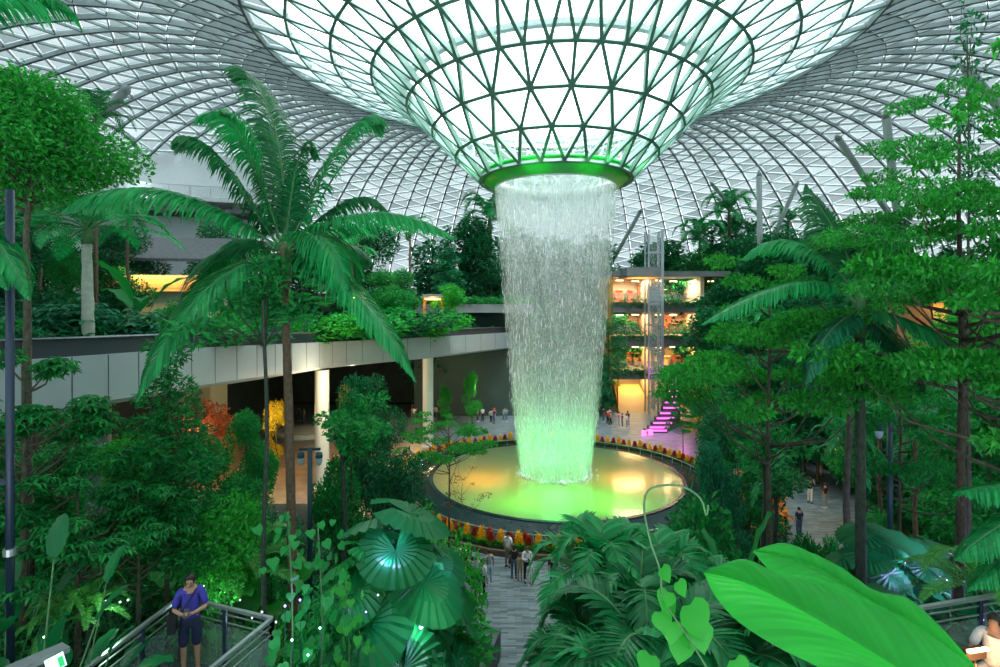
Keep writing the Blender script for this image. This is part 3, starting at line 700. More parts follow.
DPY=np.array([p.y for p in DP]); DPX=np.array([p.x for p in DP]); DPZ=np.array([p.z for p in DP])
def on_deck(x,y): return 6<y<72 and x<np.interp(y,DPY,DPX)-.6
def gtop(x,y):
    if on_deck(x,y): return float(np.interp(y,DPY,DPZ))+1.6
    return gz(x,y)-.05
# ---- prototypes
proto_tree('round_mid',11,8,2.6,'round',L_MID,(.17,.085),15000,pads=20,clear=.35)
proto_tree('round_deep',12,8,2.8,'round',L_DEEP,(.19,.095),14000,pads=20,clear=.3)
proto_tree('round_blue',13,7,2.3,'round',L_BLUE,(.18,.085),12000,pads=18,clear=.35)
proto_tree('round_bright',14,7,2.4,'round',L_BRIGHT,(.16,.08),13000,pads=18,clear=.35)
proto_tree('slender',15,9,1.5,'cone',L_MID,(.17,.065),9000,pads=22,clear=.35,r=.06)
proto_tree('slender_deep',16,10,1.7,'cone',L_DEEP,(.18,.075),8000,pads=18,clear=.3,r=.07)
proto_tree('tier_mid',17,8,3.2,'tier',L_MID,(.13,.065),17000,pads=16,clear=.45)
proto_tree('tier_bright',18,8,3.4,'tier',L_BRIGHT,(.11,.06),22000,pads=17,clear=.45)
proto_tree('umbrella_tree',19,6,1.8,'umbrella',L_MID,(.22,.075),5600,pads=24,clear=.4,six=True,cluster=7)
proto_tree('far_round',20,9,3.0,'round',L_FAR,(.26,.14),8000,pads=20,clear=.25)
proto_tree('far_dark',21,9,2.6,'round',L_DEEP,(.26,.14),7500,pads=18,clear=.22)
proto_tree('far_slim',22,10,1.6,'cone',L_FAR,(.26,.13),4500,pads=18,clear=.25)
proto_tree('low_bush_tree',23,3,1.8,'round',L_MID,(.15,.075),6000,pads=14,clear=.1,r=.05)
proto_palm('palm_a',31,6,2.6,13)
proto_palm('palm_b',32,8,2.2,12,m=L_PALMD,r=.07)
proto_palm('palm_far',33,8,2.6,11,nl=22,wid=.10,r=.10,leafl=.6)
proto_palm('palm_white',34,5.2,3.0,14,r=.15,trunk=mat('pale_trunk',(.42,.46,.38),.7,noise=.15,nscale=5),leafl=.6,nl=36,wid=.06,droop=.7)
proto_palm('bamboo_palm',35,2.4,1.45,15,r=.03,leafl=.38,nl=30,wid=.045,droop=.28,shaft=False,updown=(1.0,.05),trunk=M_STEM,m=L_PALM)
proto_palm('bamboo_palm_b',36,2.4,1.5,14,r=.03,leafl=.42,nl=30,wid=.05,droop=.35,shaft=False,updown=(1.0,.0),trunk=M_STEM,m=L_PALMD)
proto_fan('fan_palm',41,3.6,.62,13); proto_fan('fan_palm_small',42,2.6,.5,9,m=L_MID)
proto_bigleaf('broad_plant',43,1.4,.75,.36,13); proto_bigleaf('broad_plant_bright',44,1.3,.6,.34,12,m=L_BRIGHT)
proto_bigleaf('banana_plant',45,2.2,1.5,.5,9,m=L_MID,elev=(1.35,.4),stalkf=.45,droop=.8)
proto_fern('tree_fern',46,1.3,12); proto_fern('fern',47,.9,11,L=.9) if False else proto_fern('fern',47,.9,11)
proto_shrub('shrub_mid',51,.9,1.1,2600,(.12,.06),L_MID); proto_shrub('shrub_deep',52,1.0,1.1,2400,(.13,.065),L_DEEP)
proto_shrub('shrub_bright',53,.8,.9,2600,(.10,.055),L_BRIGHT); proto_shrub('shrub_umbrella',54,.9,1.3,1680,(.20,.07),L_BLUE,cluster=7)
PH={'round_mid':8,'round_deep':8,'round_blue':7,'round_bright':7,'slender':9,'slender_deep':10,'tier_mid':8,'tier_bright':8,'umbrella_tree':6,'far_round':9,'far_dark':9,'far_slim':10,'low_bush_tree':3,
 'palm_a':7.3,'palm_b':9,'palm_far':9.3,'palm_white':6.6,'bamboo_palm':3.6,'bamboo_palm_b':3.6,'fan_palm':3.7,'fan_palm_small':2.7,'broad_plant':1.5,'broad_plant_bright':1.4,'banana_plant':2.6,'tree_fern':1.1,'fern':.8,
 'shrub_mid':1.4,'shrub_deep':1.4,'shrub_bright':1.2,'shrub_umbrella':1.5}
proto_tree('high_tier',68,8,3.4,'tier',L_BRIGHT,(.11,.06),15000,pads=16,clear=.68); PH['high_tier']=8
proto_shrub('bright_bush',69,.9,2.6,5200,(.10,.06),L_BRIGHT); PH['bright_bush']=3
proto_fern('tall_fern',70,1.3,12,h=2.0); PH['tall_fern']=3.1
proto_bigleaf('broad_tall',72,3.4,.62,.27,16,m=L_BIG,elev=(1.45,.75),stalkf=.62,droop=.6); PH['broad_tall']=3.3
NAME={'palm':'palm_tree','bamboo':'bamboo_palm','fan':'fan_palm','broad':'broad_leaved_plant','banana':'banana_plant','tall_fern':'fern','bright_bush':'shrub','tree_fern':'fern','fern':'fern','shrub':'shrub','low':'tree'}
_rs=random.Random(77); DECKL=set()
def P_(key,px,d,top,label,group=None,wf=1.0,zb=None,rz=None,name=None,cat=None):
    """a plant d metres away at column px whose top reaches row top"""
    while label in DECKL and not on_deck((px-500)/F*d+.8,d) and d<72: d+=1
    x=(px-500)/F*d; y=d; z=gtop(x,y) if zb is None else zb
    zt=CAMZ-(top-HY)/F*d; s=max(.15,(zt-z)/PH[key])
    nm=name or next((v for k,v in NAME.items() if key.startswith(k)),'tree')
    ct=cat or {'palm_tree':'palm tree','bamboo_palm':'palm','fan_palm':'palm','broad_leaved_plant':'plant','banana_plant':'plant','fern':'fern','shrub':'shrub','tree':'tree'}[nm]
    sh=s*wf if wf else s
    if s>1.7 or s<.35: print('SCALE',key,px,round(d,1),top,'z',round(z,1),'s',round(s,2))
    o=plant(key,nm,label,ct,(x,y,z),_rs.random()*6.28 if rz is None else rz,sh,group,sz=s); return o

# ================= left: garden on the deck =================
for key,px,d,top,lb,wf in [
 ('palm_white',88,22,212,'palm with a pale thick trunk standing on the deck garden above the left fascia',1.35),
 ('palm_b',96,33,108,'slender dark palm whose small crown shows against the roof at upper left',.8),
 ('palm_a',40,30,215,'young palm on the deck left of the pale trunked palm',1),
 ('palm_a',128,38,205,'palm between the pale trunked palm and the tall feathery palm, on the deck',.9),
 ('round_mid',22,40,186,'leafy green tree rising behind the pale trunked palm at the left edge',1.2),
 ('round_deep',112,44,220,'dark green tree left of the orange lit balcony',1),
 ('slender',66,32,225,'thin stemmed tree just left of the pale trunked palm',.9),
 ('round_deep',10,28,225,'dense dark tree at the left edge above the white fascia',1.1),
 ('round_blue',122,50,226,'bluish green tree below the white upper balcony',1.1),
 ('banana_plant',140,34,268,'plant with big paddle leaves beside the orange lit balcony',1.0),
 ('low_bush_tree',178,30,300,'round dark bush on the deck below the orange lit balcony',1.0),
 ('shrub_umbrella',68,23.5,303,'schefflera bush with pale finger leaves at the deck edge, left',1.6),
 ('shrub_umbrella',98,24.5,300,'schefflera bush with pale finger leaves below the pale trunked palm',1.4),
 ('shrub_mid',20,21.5,310,'low green bush at the far left end of the deck edge',1.6),
 ('shrub_deep',130,26,312,'low dark bush on the deck edge right of the scheffleras',1.5),
 ('shrub_deep',165,28,316,'low dark bush at the deck edge under the round bush',1.5),
 ('shrub_mid',200,30,306,'low green bush behind the drooping near frond on the deck edge',1.8),
 ('round_bright',232,38,258,'bright green tree behind the crown of the tall feathery palm',1.0),
 ('round_mid',262,36,240,'green tree on the deck directly behind the feathery palm trunk',.9),
 ('tier_mid',322,38,256,'small layered tree on the deck right of the feathery palm trunk',.8),
 ('palm_a',352,45,238,'palm on the deck left of the small orange kiosk lamp',1.0),
 ('round_mid',385,44,262,'bushy tree on the deck just right of the feathery palm, over the fascia',1.0),
 ('round_deep',368,56,218,'dark tree at the back of the deck garden right of the feathery palm',1.2),
 ('palm_far',410,58,222,'palm at the back of the deck garden left of the waterfall',.9),
 ('round_mid',400,52,262,'bushy tree beside the small lit kiosk',1.0),
 ('round_bright',452,50,284,'bright bush tree on the deck edge right of the lit kiosk',1.1),
 ('far_slim',448,64,226,'slim tree behind the lit kiosk',1.0),
 ('far_dark',474,70,212,'tall dark tree touching the left edge of the waterfall',1.0),
 ('palm_far',490,74,206,'tall dark palm just left of the waterfall near its mouth',.8),
 ('far_round',432,74,238,'pale far tree left of the waterfall above the concrete slab',1.2),
 ('far_round',340,60,222,'far tree seen under the right fronds of the feathery palm',1.1),
 ('far_dark',300,58,228,'far dark tree seen behind the feathery palm trunk',1.1),
 ('far_round',220,56,218,'far tree right of the orange lit balcony',1.0),
 ('shrub_mid',235,27,326,'low bush on the deck edge left of the feathery palm trunk',1.5),
 ('shrub_deep',262,31,322,'low dark bush on the deck edge behind the thin trunk',1.6),
 ('shrub_bright',305,36,312,'bright low bush on the deck edge right of the feathery palm trunk',1.8),
 ('shrub_mid',335,40,308,'low bush on the deck edge above the thick pale column',1.8),
 ('shrub_mid',362,42,300,'leafy bush on the deck edge left of the small kiosk',1.8),
 ('shrub_deep',392,45,306,'dark bush on the deck edge below the small kiosk',1.8),
 ('shrub_bright',425,48,310,'bright bush on the deck edge right of the slim column',1.8)]:
    DECKL.add(lb); P_(key,px,d,top,lb,wf=wf)
# ================= left: trees in front of the deck =================
for key,px,d,top,lb,wf in [
 ('slender',168,11,342,'tall narrow tree with fine leaves in front of the white fascia, under the drooping frond',1.05),
 ('umbrella_tree',24,9.5,336,'tree with hanging finger leaves around the black post at the left edge',.75),
 ('round_mid',60,13,425,'broad bush of mixed green leaves low on the left below the fascia',1.1),
 ('umbrella_tree',78,9.2,452,'schefflera tree low on the left with big finger leaves',.8),
 ('round_bright',128,12.5,432,'bright green leafy tree left of the narrow tree',.8),
 ('umbrella_tree',138,10,470,'schefflera tree in front of the narrow tree',.7),
 ('round_mid',210,14,420,'green leafy tree right of the narrow tree below the lit hall',.8),
 ('round_mid',246,17,395,'green leafy tree behind the thin bare trunk, left of the feathery palm trunk',.6),
 ('round_bright',232,11,498,'bright leafy tree just behind the man on the walkway',.75),
 ('slender_deep',196,21,385,'slender dark tree in front of the coral lit leaves under the deck',.7),
 ('round_mid',8,13,425,'leafy tree rising beside the black post at the lower left',.9),
 ('round_deep',366,24,368,'small branching tree with dark leaves in front of the slim column',.62),
  ('round_mid',352,17,368,'spreading branching tree left of the pond, over the tan paved floor',.42),
 ('round_deep',396,19,442,'low dark tree left of the pond rim',.62),
 ('round_mid',272,13,520,'leafy bush tree between the feathery palm trunk and the man',.6)]:
    P_(key,px,d,top,lb,wf=wf)
# airy layered tree in front of the pond, left side
proto_tree('airy_tier',61,8,2.1,'tier',L_BRIGHT,(.10,.055),5000,pads=10,clear=.80,r=.055)
PH['airy_tier']=8
P_('airy_tier',449,22,412,'thin airy tree with one flat layered crown in front of the glowing pond',wf=.95,rz=.4)
proto_tree('bare_twig',62,6,1.3,'tier',leafmat('rusty_leaf',(.10,.04,.03),(.22,.09,.05),.3),(.08,.04),260,pads=6,clear=.85,r=.03); PH['bare_twig']=6
P_('bare_twig',462,21,476,'sparse rusty leaved sapling in front of the left part of the pond',wf=.8)
# ================= right side near =================
for key,px,d,top,lb,wf in [
 ('high_tier',769,13,266,'bright small leaved tree with flat layers left of the blue lit palm',.62),
 ('tier_mid',900,15,330,'layered green tree standing right of the blue lit palm trunk',.55),
 ('round_deep',732,25,398,'dark spreading tree right of the pond, beside the purple steps',.8),
 ('tier_mid',683,47,392,'layered green tree at the far right rim of the pond',.62),
 ('tier_mid',738,21,428,'layered tree in front of the right paved path',.5),
 ('round_blue',714,19,440,'bluish green tree at the right rim of the pond, in front of the yellow lit leaves',.5),
 ('round_deep',800,46,352,'dark tree behind the layered tree, beyond the right paved path',.9),
 ('palm_a',766,19,458,'small drooping palm in the middle of the right planting by the path',.6),
 ('palm_a',846,15,425,'palm with reddish stalk right of the paved path',.6),
 ('palm_a',915,17,400,'palm with long hanging fronds behind the lamp post',.8),
 ('palm_b',950,20,392,'dark palm between the lamp post and the tall brown trunk',.8),
 ('palm_a',880,24,405,'palm behind the blue lit palm trunk, lower right',.9),
 ('round_mid',990,18,360,'bushy tree at the right edge behind the long right frond',1.0),
 ('round_deep',925,28,360,'dark bushy tree below the cabin',1.0),
 ('round_bright',985,24,300,'bright leafy tree at the right edge beside the cabin',.9),
 ('round_mid',885,30,335,'green tree below left of the cabin',.9),
 ('round_blue',818,40,375,'bluish tree beyond the right paved path',.9),
 ('tall_fern',985,9,505,'bright fern fronds at the right edge in front of the tall brown trunk',1.0)]:
    P_(key,px,d,top,lb,wf=wf)
# the tall tree in front at the right: brown trunk with long level branches
proto_tree('tall_tier',63,12,4.6,'tier',leafmat('leaf_tall',(.003,.10,.03),(.045,.46,.055),.42),(.10,.055),38000,pads=22,clear=.60,r=.13,bark=mat('brown_trunk',(.085,.06,.05),.85,noise=.3,nscale=10,bump=.6,bscale=22)); PH['tall_tier']=12
P_('tall_tier',960,10.2,92,'tall tree with brown trunk and wide level branches at the right',wf=.66,rz=2.0)
proto_tree('sparse_top',64,12,1.0,'cone',L_DEEP,(.16,.07),900,pads=13,clear=.62,r=.06); PH['sparse_top']=12
P_('sparse_top',968,13,-6,'thin sparse tree whose top rises in front of the roof at upper right',wf=.6)
P_('tier_bright',1012,9,60,'bright leafed tree reaching in at the right edge, above the tall tree',wf=.6)
# big tree at upper left
proto_tree('left_tree',65,12,2.7,'round',leafmat('leaf_clear_green',(.006,.15,.03),(.045,.48,.06),.42),(.12,.06),22000,pads=34,clear=.86,flat=.5,r=.11); PH['left_tree']=12
P_('left_tree',28,11.5,42,'big bright leafed tree at upper left in front of the roof',wf=.88,rz=1.0)

# ================= right: hillside and back =================
G='trees on the hillside behind the right planting'
hill=[]
_h=random.Random(9)
for px,d,top in [(704,76,236),(712,80,222),(735,84,214),(752,76,232),(716,58,300),(728,62,268),(760,66,240),(785,70,226),(810,64,232),(742,52,300),(770,50,290),(800,54,262),(840,58,240),(870,52,236),(900,48,250),(835,46,280),(880,42,275),(915,40,262),(960,44,240),(990,40,246),(1010,48,230),(950,36,300),(712,54,352),(728,46,360),(752,44,345),(785,42,338),(850,38,330),(660,80,232),(770,84,232),(820,78,226),(860,70,228),(905,62,236),(950,58,238)]:
    k=_h.choice(['far_round','far_dark','far_round','round_mid','far_slim','far_dark']); P_(k,px,d,top,'leafy green tree of the dense hillside wood on the right, one among many',group=G,wf=1.1)
for px,d,top,lb in [(729,82,200,'round headed palm against the roof, right of the lift tower'),(700,78,228,'shorter palm left of the round headed palm on the skyline'),(788,80,214,'dark palm on the skyline beside the upright grey column'),
   (768,48,318,'palm halfway up the right hillside'),(905,38,322,'palm beside the cabin wall on the right')]:
    P_('palm_far',px,d,top,lb,wf=.8)
for px,d,top,lb in [(598,88,236,'tall tree behind the waterfall, right side'),(560,92,236,'tall tree behind the waterfall, middle right'),(520,90,230,'tall tree behind the waterfall, middle left'),(540,84,262,'lower tree behind the middle of the waterfall'),(580,82,270,'lower tree behind the waterfall, right part'),(505,80,262,'lower tree behind the left part of the waterfall'),(612,76,300,'tree between the waterfall and the lit shops')]:
    P_('far_round' if d>83 else 'far_dark',px,d,top,lb,wf=1.2)
for px,d,top,lb in [(472,60,372,'yellowish lit tree under the concrete slab left of the waterfall'),(445,58,385,'small tree beside the slim column behind the pond')]:
    P_('round_bright',px,d,top,lb,wf=.6,zb=0)
# accent trees: yellow and pink light put into their leaf colours
proto_tree('yellowlit_tree',66,6,1.8,'round',leafmat('yellowlit_leaf',(.35,.30,.02),(.75,.55,.04),.4),(.26,.13),2200,pads=12,clear=.25); PH['yellowlit_tree']=6
proto_tree('pinklit_tree',67,4,1.8,'round',L_BLUSH,(.24,.12),2200,pads=12,clear=.35); PH['pinklit_tree']=4
P_('yellowlit_tree',712,50,352,'tree with yellow light tinted into its leaves beside the purple lit steps',wf=1.0)
P_('yellowlit_tree',276,44,392,'tree with yellow light tinted into its leaves under the deck right of the pink tinted trees',wf=.6,zb=0)
P_('yellowlit_tree',345,55,378,'yellow green tree at the back of the hall floor',wf=.5,zb=0)
P_('pinklit_tree',200,42,402,'small tree with pink light tinted into its leaves in the hall under the deck, left one',wf=.8,zb=0)
P_('pinklit_tree',222,44,405,'small tree with pink light tinted into its leaves in the hall under the deck, right one',wf=.8,zb=0)
# ================= foreground planting =================
for key,px,d,top,lb,wf in [
 ('bamboo_palm',600,8.2,484,'tall feathery foreground palm rising in front of the pond, left of the others',.7),
 ('bamboo_palm_b',640,7.4,520,'dark feathery palm in the middle of the foreground clump',.75),
 ('bamboo_palm',662,8.4,500,'feathery foreground palm overlapping the right part of the pond rim',.75),
 ('bamboo_palm_b',588,7.0,570,'low feathery palm at the left end of the foreground clump beside the path',.65),
 ('bamboo_palm',698,8.0,528,'feathery palm at the right side of the foreground clump',.9),
 ('bamboo_palm_b',655,6.4,560,'dark feathery palm behind the bright climbing vine',1.0),
 ('bamboo_palm',625,5.8,600,'broad feathered palm at the bottom middle of the picture',.72),
 ('bamboo_palm_b',725,6.6,560,'dark feathery palm just left of the giant leaf',1.0),
 ('bamboo_palm',690,5.4,612,'low feathered palm at the bottom edge left of the giant leaf',1.0),
 ('banana_plant',735,9,522,'upright narrow leafed plant above the giant leaf tip',.28),
 ('banana_plant',668,9.4,540,'narrow upright leafed plant in the foreground clump right of the pond edge',.35),
 ('fan_palm',392,9.6,508,'large pleated fan palm beside the path at lower left middle',.85),
 ('fan_palm',432,10.8,552,'second pleated fan palm nearer the path',.65),
 ('fan_palm_small',356,9.2,545,'small fan palm left of the large pleated one',.6),
 ('fan_palm',868,12,528,'big dark fan palm behind the giant leaf',1.0),
 ('fan_palm',922,12.5,540,'big dark fan palm lit violet below the tall brown trunk',1.0),
 ('fan_palm_small',846,13,556,'smaller fan palm by the path behind the giant leaf',1.0),
 ('broad_plant',990,10,560,'broad leafed plant at the right edge by the walkway rail',1.2),
 ('broad_tall',30,7.2,592,'broad bright leafed plant in the lower left corner',1),
 ('broad_tall',66,7.6,612,'broad leafed plant beside the dark sloping ledge',1),
 ('broad_tall',5,8.2,560,'bright broad leafed plant at the left edge near the black post',1.1),
 ('broad_tall',112,10,572,'broad leafed plant left of the walkway rail',.6),
 ('tall_fern',88,9,548,'feathery green fern low on the left',.75),
 ('tall_fern',58,8.6,566,'second feathery fern low on the left, nearer the corner',.75),
 ('tall_fern',243,12.2,498,'yellow green fern behind the walkway corner',1.1),
 ('broad_plant_bright',250,11.4,572,'bright leafed plant behind the walkway glass rail',.7),
 ('broad_plant_bright',205,12,560,'bright leafed plant right behind the man',1.1),
 ('bright_bush',443,13.5,519,'bright green round bush by the path near the visitors',.5),
 ('low_bush_tree',372,12,575,'leafy shrub under the large fan palm',1.2),
 ('low_bush_tree',330,8.8,590,'dark leafy shrub behind the heart leafed vines',.5),
 ('low_bush_tree',405,12.5,598,'green bushy plant beside the stone steps',.6),
 ('shrub_deep',390,9.4,618,'dark shrub at the bottom behind the warm lit ledge',.5),
 ('shrub_mid',824,14,516,'bushy shrub in front of the two men on the right path',.36),
 ('low_bush_tree',704,13,508,'dark shrub left of the right path',.5),
 ('low_bush_tree',880,20,515,'bright shrub beyond the fan palms on the right',.6),
 ('shrub_deep',900,9,600,'dark shrub below the right walkway rail',1.1),
 ('shrub_mid',775,8.6,600,'leafy shrub behind the giant leaf',1.2)]:
    P_(key,px,d,top,lb,wf=wf)
# bushes at the right rim of the pond, orange light put into leaf colour
for px,d,top,lb in [(748,34,470,'bush with orange light tinted into its leaves right of the pond, upper one'),(758,31,490,'bush with orange light tinted into its leaves right of the pond, middle one'),(752,29,515,'bush with orange light tinted into its leaves right of the pond, lowest one')]:
    key='orangelit_bush'
    proto_shrub(key,71,.8,1.1,500,(.28,.13),L_ORA); PH[key]=1.4; P_(key,px,d,top,lb,wf=1,name='shrub',cat='shrub')
# ---- undergrowth nobody could count
R=rng(101)
def undergrowth(name,n,pxr,dr,L,m,deckside=False,k=6,hmax=.5,seed=1,power=1):
    R=rng(seed); P=[]
    tries=0
    while len(P)<n and tries<n*6:
        tries+=1; px=R.uniform(*pxr); d=dr[0]+(dr[1]-dr[0])*R.random()**power; x=(px-500)/F*d; y=d
        if deckside:
            if not on_deck(x,y): continue
            z=gtop(x,y)
        else:
            z=gz(x,y)
            if on_deck(x,y) and y>16: continue
            if z<.12 or (-6.7<x<-3.3 and 5.5<y<10.4) or (5.5<x<10.9 and 6<y<9.9): continue
        P.append((x,y,z+hmax*R.random()**1.5))
    P=np.array(P); C=np.repeat(P,k,0); q=len(C); a=R.random(q)*2*PI; el=R.uniform(-.1,1.1,q)
    D=np.stack([np.cos(a)*np.cos(el),np.sin(a)*np.cos(el),np.sin(el)],1); N=norm(np.stack([-np.cos(a)*.5,-np.sin(a)*.5,np.ones(q)],1)+R.normal(0,.25,(q,3)))
    me=leaves_mesh(name,C+R.normal(0,.1,(q,3)),D,N,L*(.6+.8*R.random(q)),L*.42*(.7+.5*R.random(q)),m,six=False)
    o=link(name,me); o['kind']='stuff'; return o
undergrowth('undergrowth',9000,(-60,440),(5,20),.17,L_DEEP,seed=1)
undergrowth('undergrowth',6500,(-60,440),(5,18),.14,L_MID,seed=2,hmax=.8)
undergrowth('undergrowth',5000,(560,1060),(5,22),.28,L_DEEP,seed=3,hmax=.6)
undergrowth('undergrowth',4200,(570,1060),(6,24),.24,L_MID,seed=4,hmax=1.0)
undergrowth('undergrowth',9000,(640,1100),(24,75),.55,L_DEEP,seed=5,hmax=1.6)
undergrowth('undergrowth',7000,(640,1100),(24,75),.50,L_MID,seed=6,hmax=2.2)
undergrowth('undergrowth',6000,(-60,520),(18,70),.42,L_DEEP,deckside=True,seed=7,hmax=1.2)
# ---------------- the tall feathery palm left of centre: every frond set as in the garden
def frond_px(parent,base,c,name,leafl=.85,nl=74,wid=.046,m=None,droop=.85,seed=0,vshape=.12,**kw):
    o=Vector(parent.location); P=[Vector(base)]+[at(*q)-o for q in c]
    return link('frond',frond_mesh(name,P,leafl*1.08,int(nl*1.55),wid,m or L_PALM,M_STEM,droop,seed,vshape=vshape,rach=.022,spread=.8,bend=4,**kw),parent)
gx=at(283,270,12); zb=gz(gx.x,12)-.05
b0=at(294,600,12); palm=empty('palm_tree',(b0.x,12,zb),label='tall feathery palm with long arching fronds, slim brown trunk, left of centre',cat='palm tree')
top=at(284,268,12)-Vector(palm.location)
mb=MB(); k=34; ln=[Vector((0,0,0)).lerp(top,i/k)+Vector((.05*math.sin(i/k*PI),0,0)) for i in range(k+1)]
mb.tube(ln,[(.115-.035*i/k)*(1.07 if i%2 else 1) for i in range(k+1)],12); mb.obj('trunk',M_PALMTRUNK,palm,True)
mb=MB(); mb.tube([top-Vector((0,0,.5)),top-Vector((0,0,.2)),top+Vector((0,0,.25)),top+Vector((0,0,.7))],[.10,.17,.15,.06],12); mb.obj('crownshaft',mat('crownshaft_brown',(.13,.10,.05),.7,noise=.3,nscale=10),palm,True)
cb=top+Vector((0,0,.35))
for i,(c,lf,m_) in enumerate([
 ([(262,190,12.2),(240,90,11.6),(202,120,11)],.85,L_PALM),
 ([(292,170,13),(262,40,13),(232,82,13.2)],.85,L_PALMD),
 ([(252,215,11.5),(212,115,11.3),(172,148,11)],.80,L_PALMD),
 ([(225,205,11.5),(140,165,11),(62,212,10.5)],.95,L_PALM),
 ([(250,262,11),(190,268,10),(136,402,9.2)],.95,L_PALM),
 ([(245,240,12.8),(200,250,13.2),(182,318,13.4)],.80,L_PALMD),
 ([(290,215,12.5),(297,112,12.6),(315,162,12.6)],.60,L_PALMD),
 ([(318,200,12.5),(348,88,13),(384,132,13.2)],.95,L_PALM),
 ([(312,225,12.6),(358,176,12.8),(388,212,12.8)],.70,L_PALMD),
 ([(312,222,11.5),(392,192,11.3),(456,240,11)],.80,L_PALM),
 ([(305,222,11),(338,228,10.6),(346,292,10.3)],.95,L_PALM),
 ([(312,256,11),(368,278,10.3),(416,382,10)],.80,L_PALM),
 ([(262,238,12.3),(238,232,12.8),(215,262,13)],.60,L_PALM),
 ([(282,200,12.6),(270,140,13.4),(262,118,14)],.60,L_PALMD),
 ([(318,240,13),(350,235,14),(372,270,14.4)],.70,L_PALMD)]):
    frond_px(palm,cb,c,'main_frond%d'%i,leafl=lf,m=m_,seed=i+200,nl=78 if lf>.7 else 56)
# ---------------- the blue lit palm on the right
b0=at(861,575,10.5); pz=gz(b0.x,b0.y)-.05; pr=empty('palm_tree',(b0.x,b0.y,pz),label='palm with dark straight trunk wound with blue lights, right of centre',cat='palm tree')
top=at(860,322,10.5)-Vector(pr.location)
mb=MB(); k=26; mb.tube([Vector((0,0,0)).lerp(top,i/k) for i in range(k+1)],[(.10-.02*i/k)*(1.05 if i%2 else 1) for i in range(k+1)],12); mb.obj('trunk',M_BARKD,pr,True)
mb=MB(); mb.tube([top-Vector((0,0,.3)),top+Vector((0,0,.2)),top+Vector((0,0,.7))],[.10,.13,.05],12); mb.obj('crownshaft',M_STEM,pr,True)
cb=top+Vector((0,0,.25))
for i,(c,lf,m_) in enumerate([
 ([(830,262,10.6),(762,285,10.2),(701,325,9.8)],.62,L_PALM),
 ([(838,250,11),(778,222,11.4),(742,260,11.6)],.70,L_PALM),
 ([(856,255,11),(830,225,11.6),(806,184,12)],.75,L_PALMD),
 ([(888,312,10.1),(945,325,9.6),(1008,395,9.1)],.62,L_PALM),
 ([(842,322,10.1),(818,330,9.9),(806,384,9.8)],.50,L_BLUE),  # blue light on this frond put into its leaf colour
 ([(882,280,11),(922,250,11.4),(955,285,11.6)],.65,L_PALM),
 ([(866,250,10.8),(878,205,11),(900,215,11)],.6,L_PALMD),
 ([(880,330,10.8),(910,345,11),(925,395,11)],.5,L_PALMD)]):
    frond_px(pr,cb,c,'right_frond%d'%i,leafl=lf,m=m_,seed=i+300,nl=62)
# ---------------- fronds reaching in from palms standing just outside the frame
def edge_palm(crown,label,fr,h):
    c=at(*crown); z=c.z-h; o=empty('palm_tree',(c.x,c.y,z),label=label,cat='palm tree')
    mb=MB(); mb.tube([(0,0,0),(0,0,h*.5),(0,0,h)],[.12,.10,.09],10); mb.obj('trunk',M_PALMTRUNK,o,True)
    for i,(q,lf) in enumerate(fr): frond_px(o,(0,0,h),q,label[:8]+str(i),leafl=lf,seed=i+400,nl=50)
edge_palm((-120,20,8),'palm outside the top left corner, its frond tip hanging into view',[([(-60,-30,8),(20,-40,8),(72,12,8)],.85),([(-80,-10,7.6),(-20,-40,7.4),(40,4,7.4)],.85),([(-90,10,7.6),(-60,-20,7.4),(-20,40,7.4)],.7)],9)
edge_palm((-90,250,8),'palm outside the left edge, one drooping frond reaching in at mid height',[([(-50,210,8),(0,215,7.8),(30,300,7.6)],.6),([(-60,230,7.8),(-30,225,7.6),(8,290,7.4)],.5)],7)
edge_palm((1080,500,7),'feather palm outside the right edge, bright leaflets reaching in by the brown trunk',[([(1040,480,7),(1000,485,7),(958,492,6.8)],.45),([(1040,500,6.8),(1000,520,6.7),(955,560,6.5)],.45),([(1050,520,6.8),(1010,545,6.7),(968,590,6.5)],.42)],3)
# ---------------- slim bare trunks in front
def thin_tree(px,d,top,label,r,foli=None,py0=None,m=None):
    b=at(px,600,d); z=gz(b.x,b.y)-.05; o=empty('tree',(b.x,b.y,z),label=label,cat='tree'); zt=CAMZ-(top-HY)/F*d-z
    mb=MB(); mb.tube([(.04*math.sin(i*.9),0,zt*i/12) for i in range(13)],[r*(1.2-.5*i/12) for i in range(13)],9); mb.obj('trunk',m or M_BARKD,o,True)
    R=rng(int(px)); cs=[(R.normal(0,.45),R.normal(0,.45),zt+R.normal(-.1,.35)) for _ in range(8)]; rs=[.38]*8
    mb=MB()
    for c in cs: mb.tube([(0,0,zt-.9),(c[0]*.5,c[1]*.5,zt-.5),c],[.02,.014,.006],5)
    mb.obj('branch',m or M_BARKD,o,True)
    link('foliage',foliage('tf%d'%px,R,cs,rs,.6,foli or 900,.16,.075,L_MID),o); return o
thin_tree(265,10.5,300,'thin straight trunk close left of the feathery palm trunk',.045)
thin_tree(766,15,438,'dark straight trunk in front of the right paved path',.13)
thin_tree(775,16,470,'thinner dark trunk right beside the straight one by the path',.07)
thin_tree(848,14,345,'slim brown trunk just left of the blue lit palm trunk',.085,m=M_BARK)
thin_tree(343,13,425,'slim dark trunk between the feathery palm and the fan palms',.07)
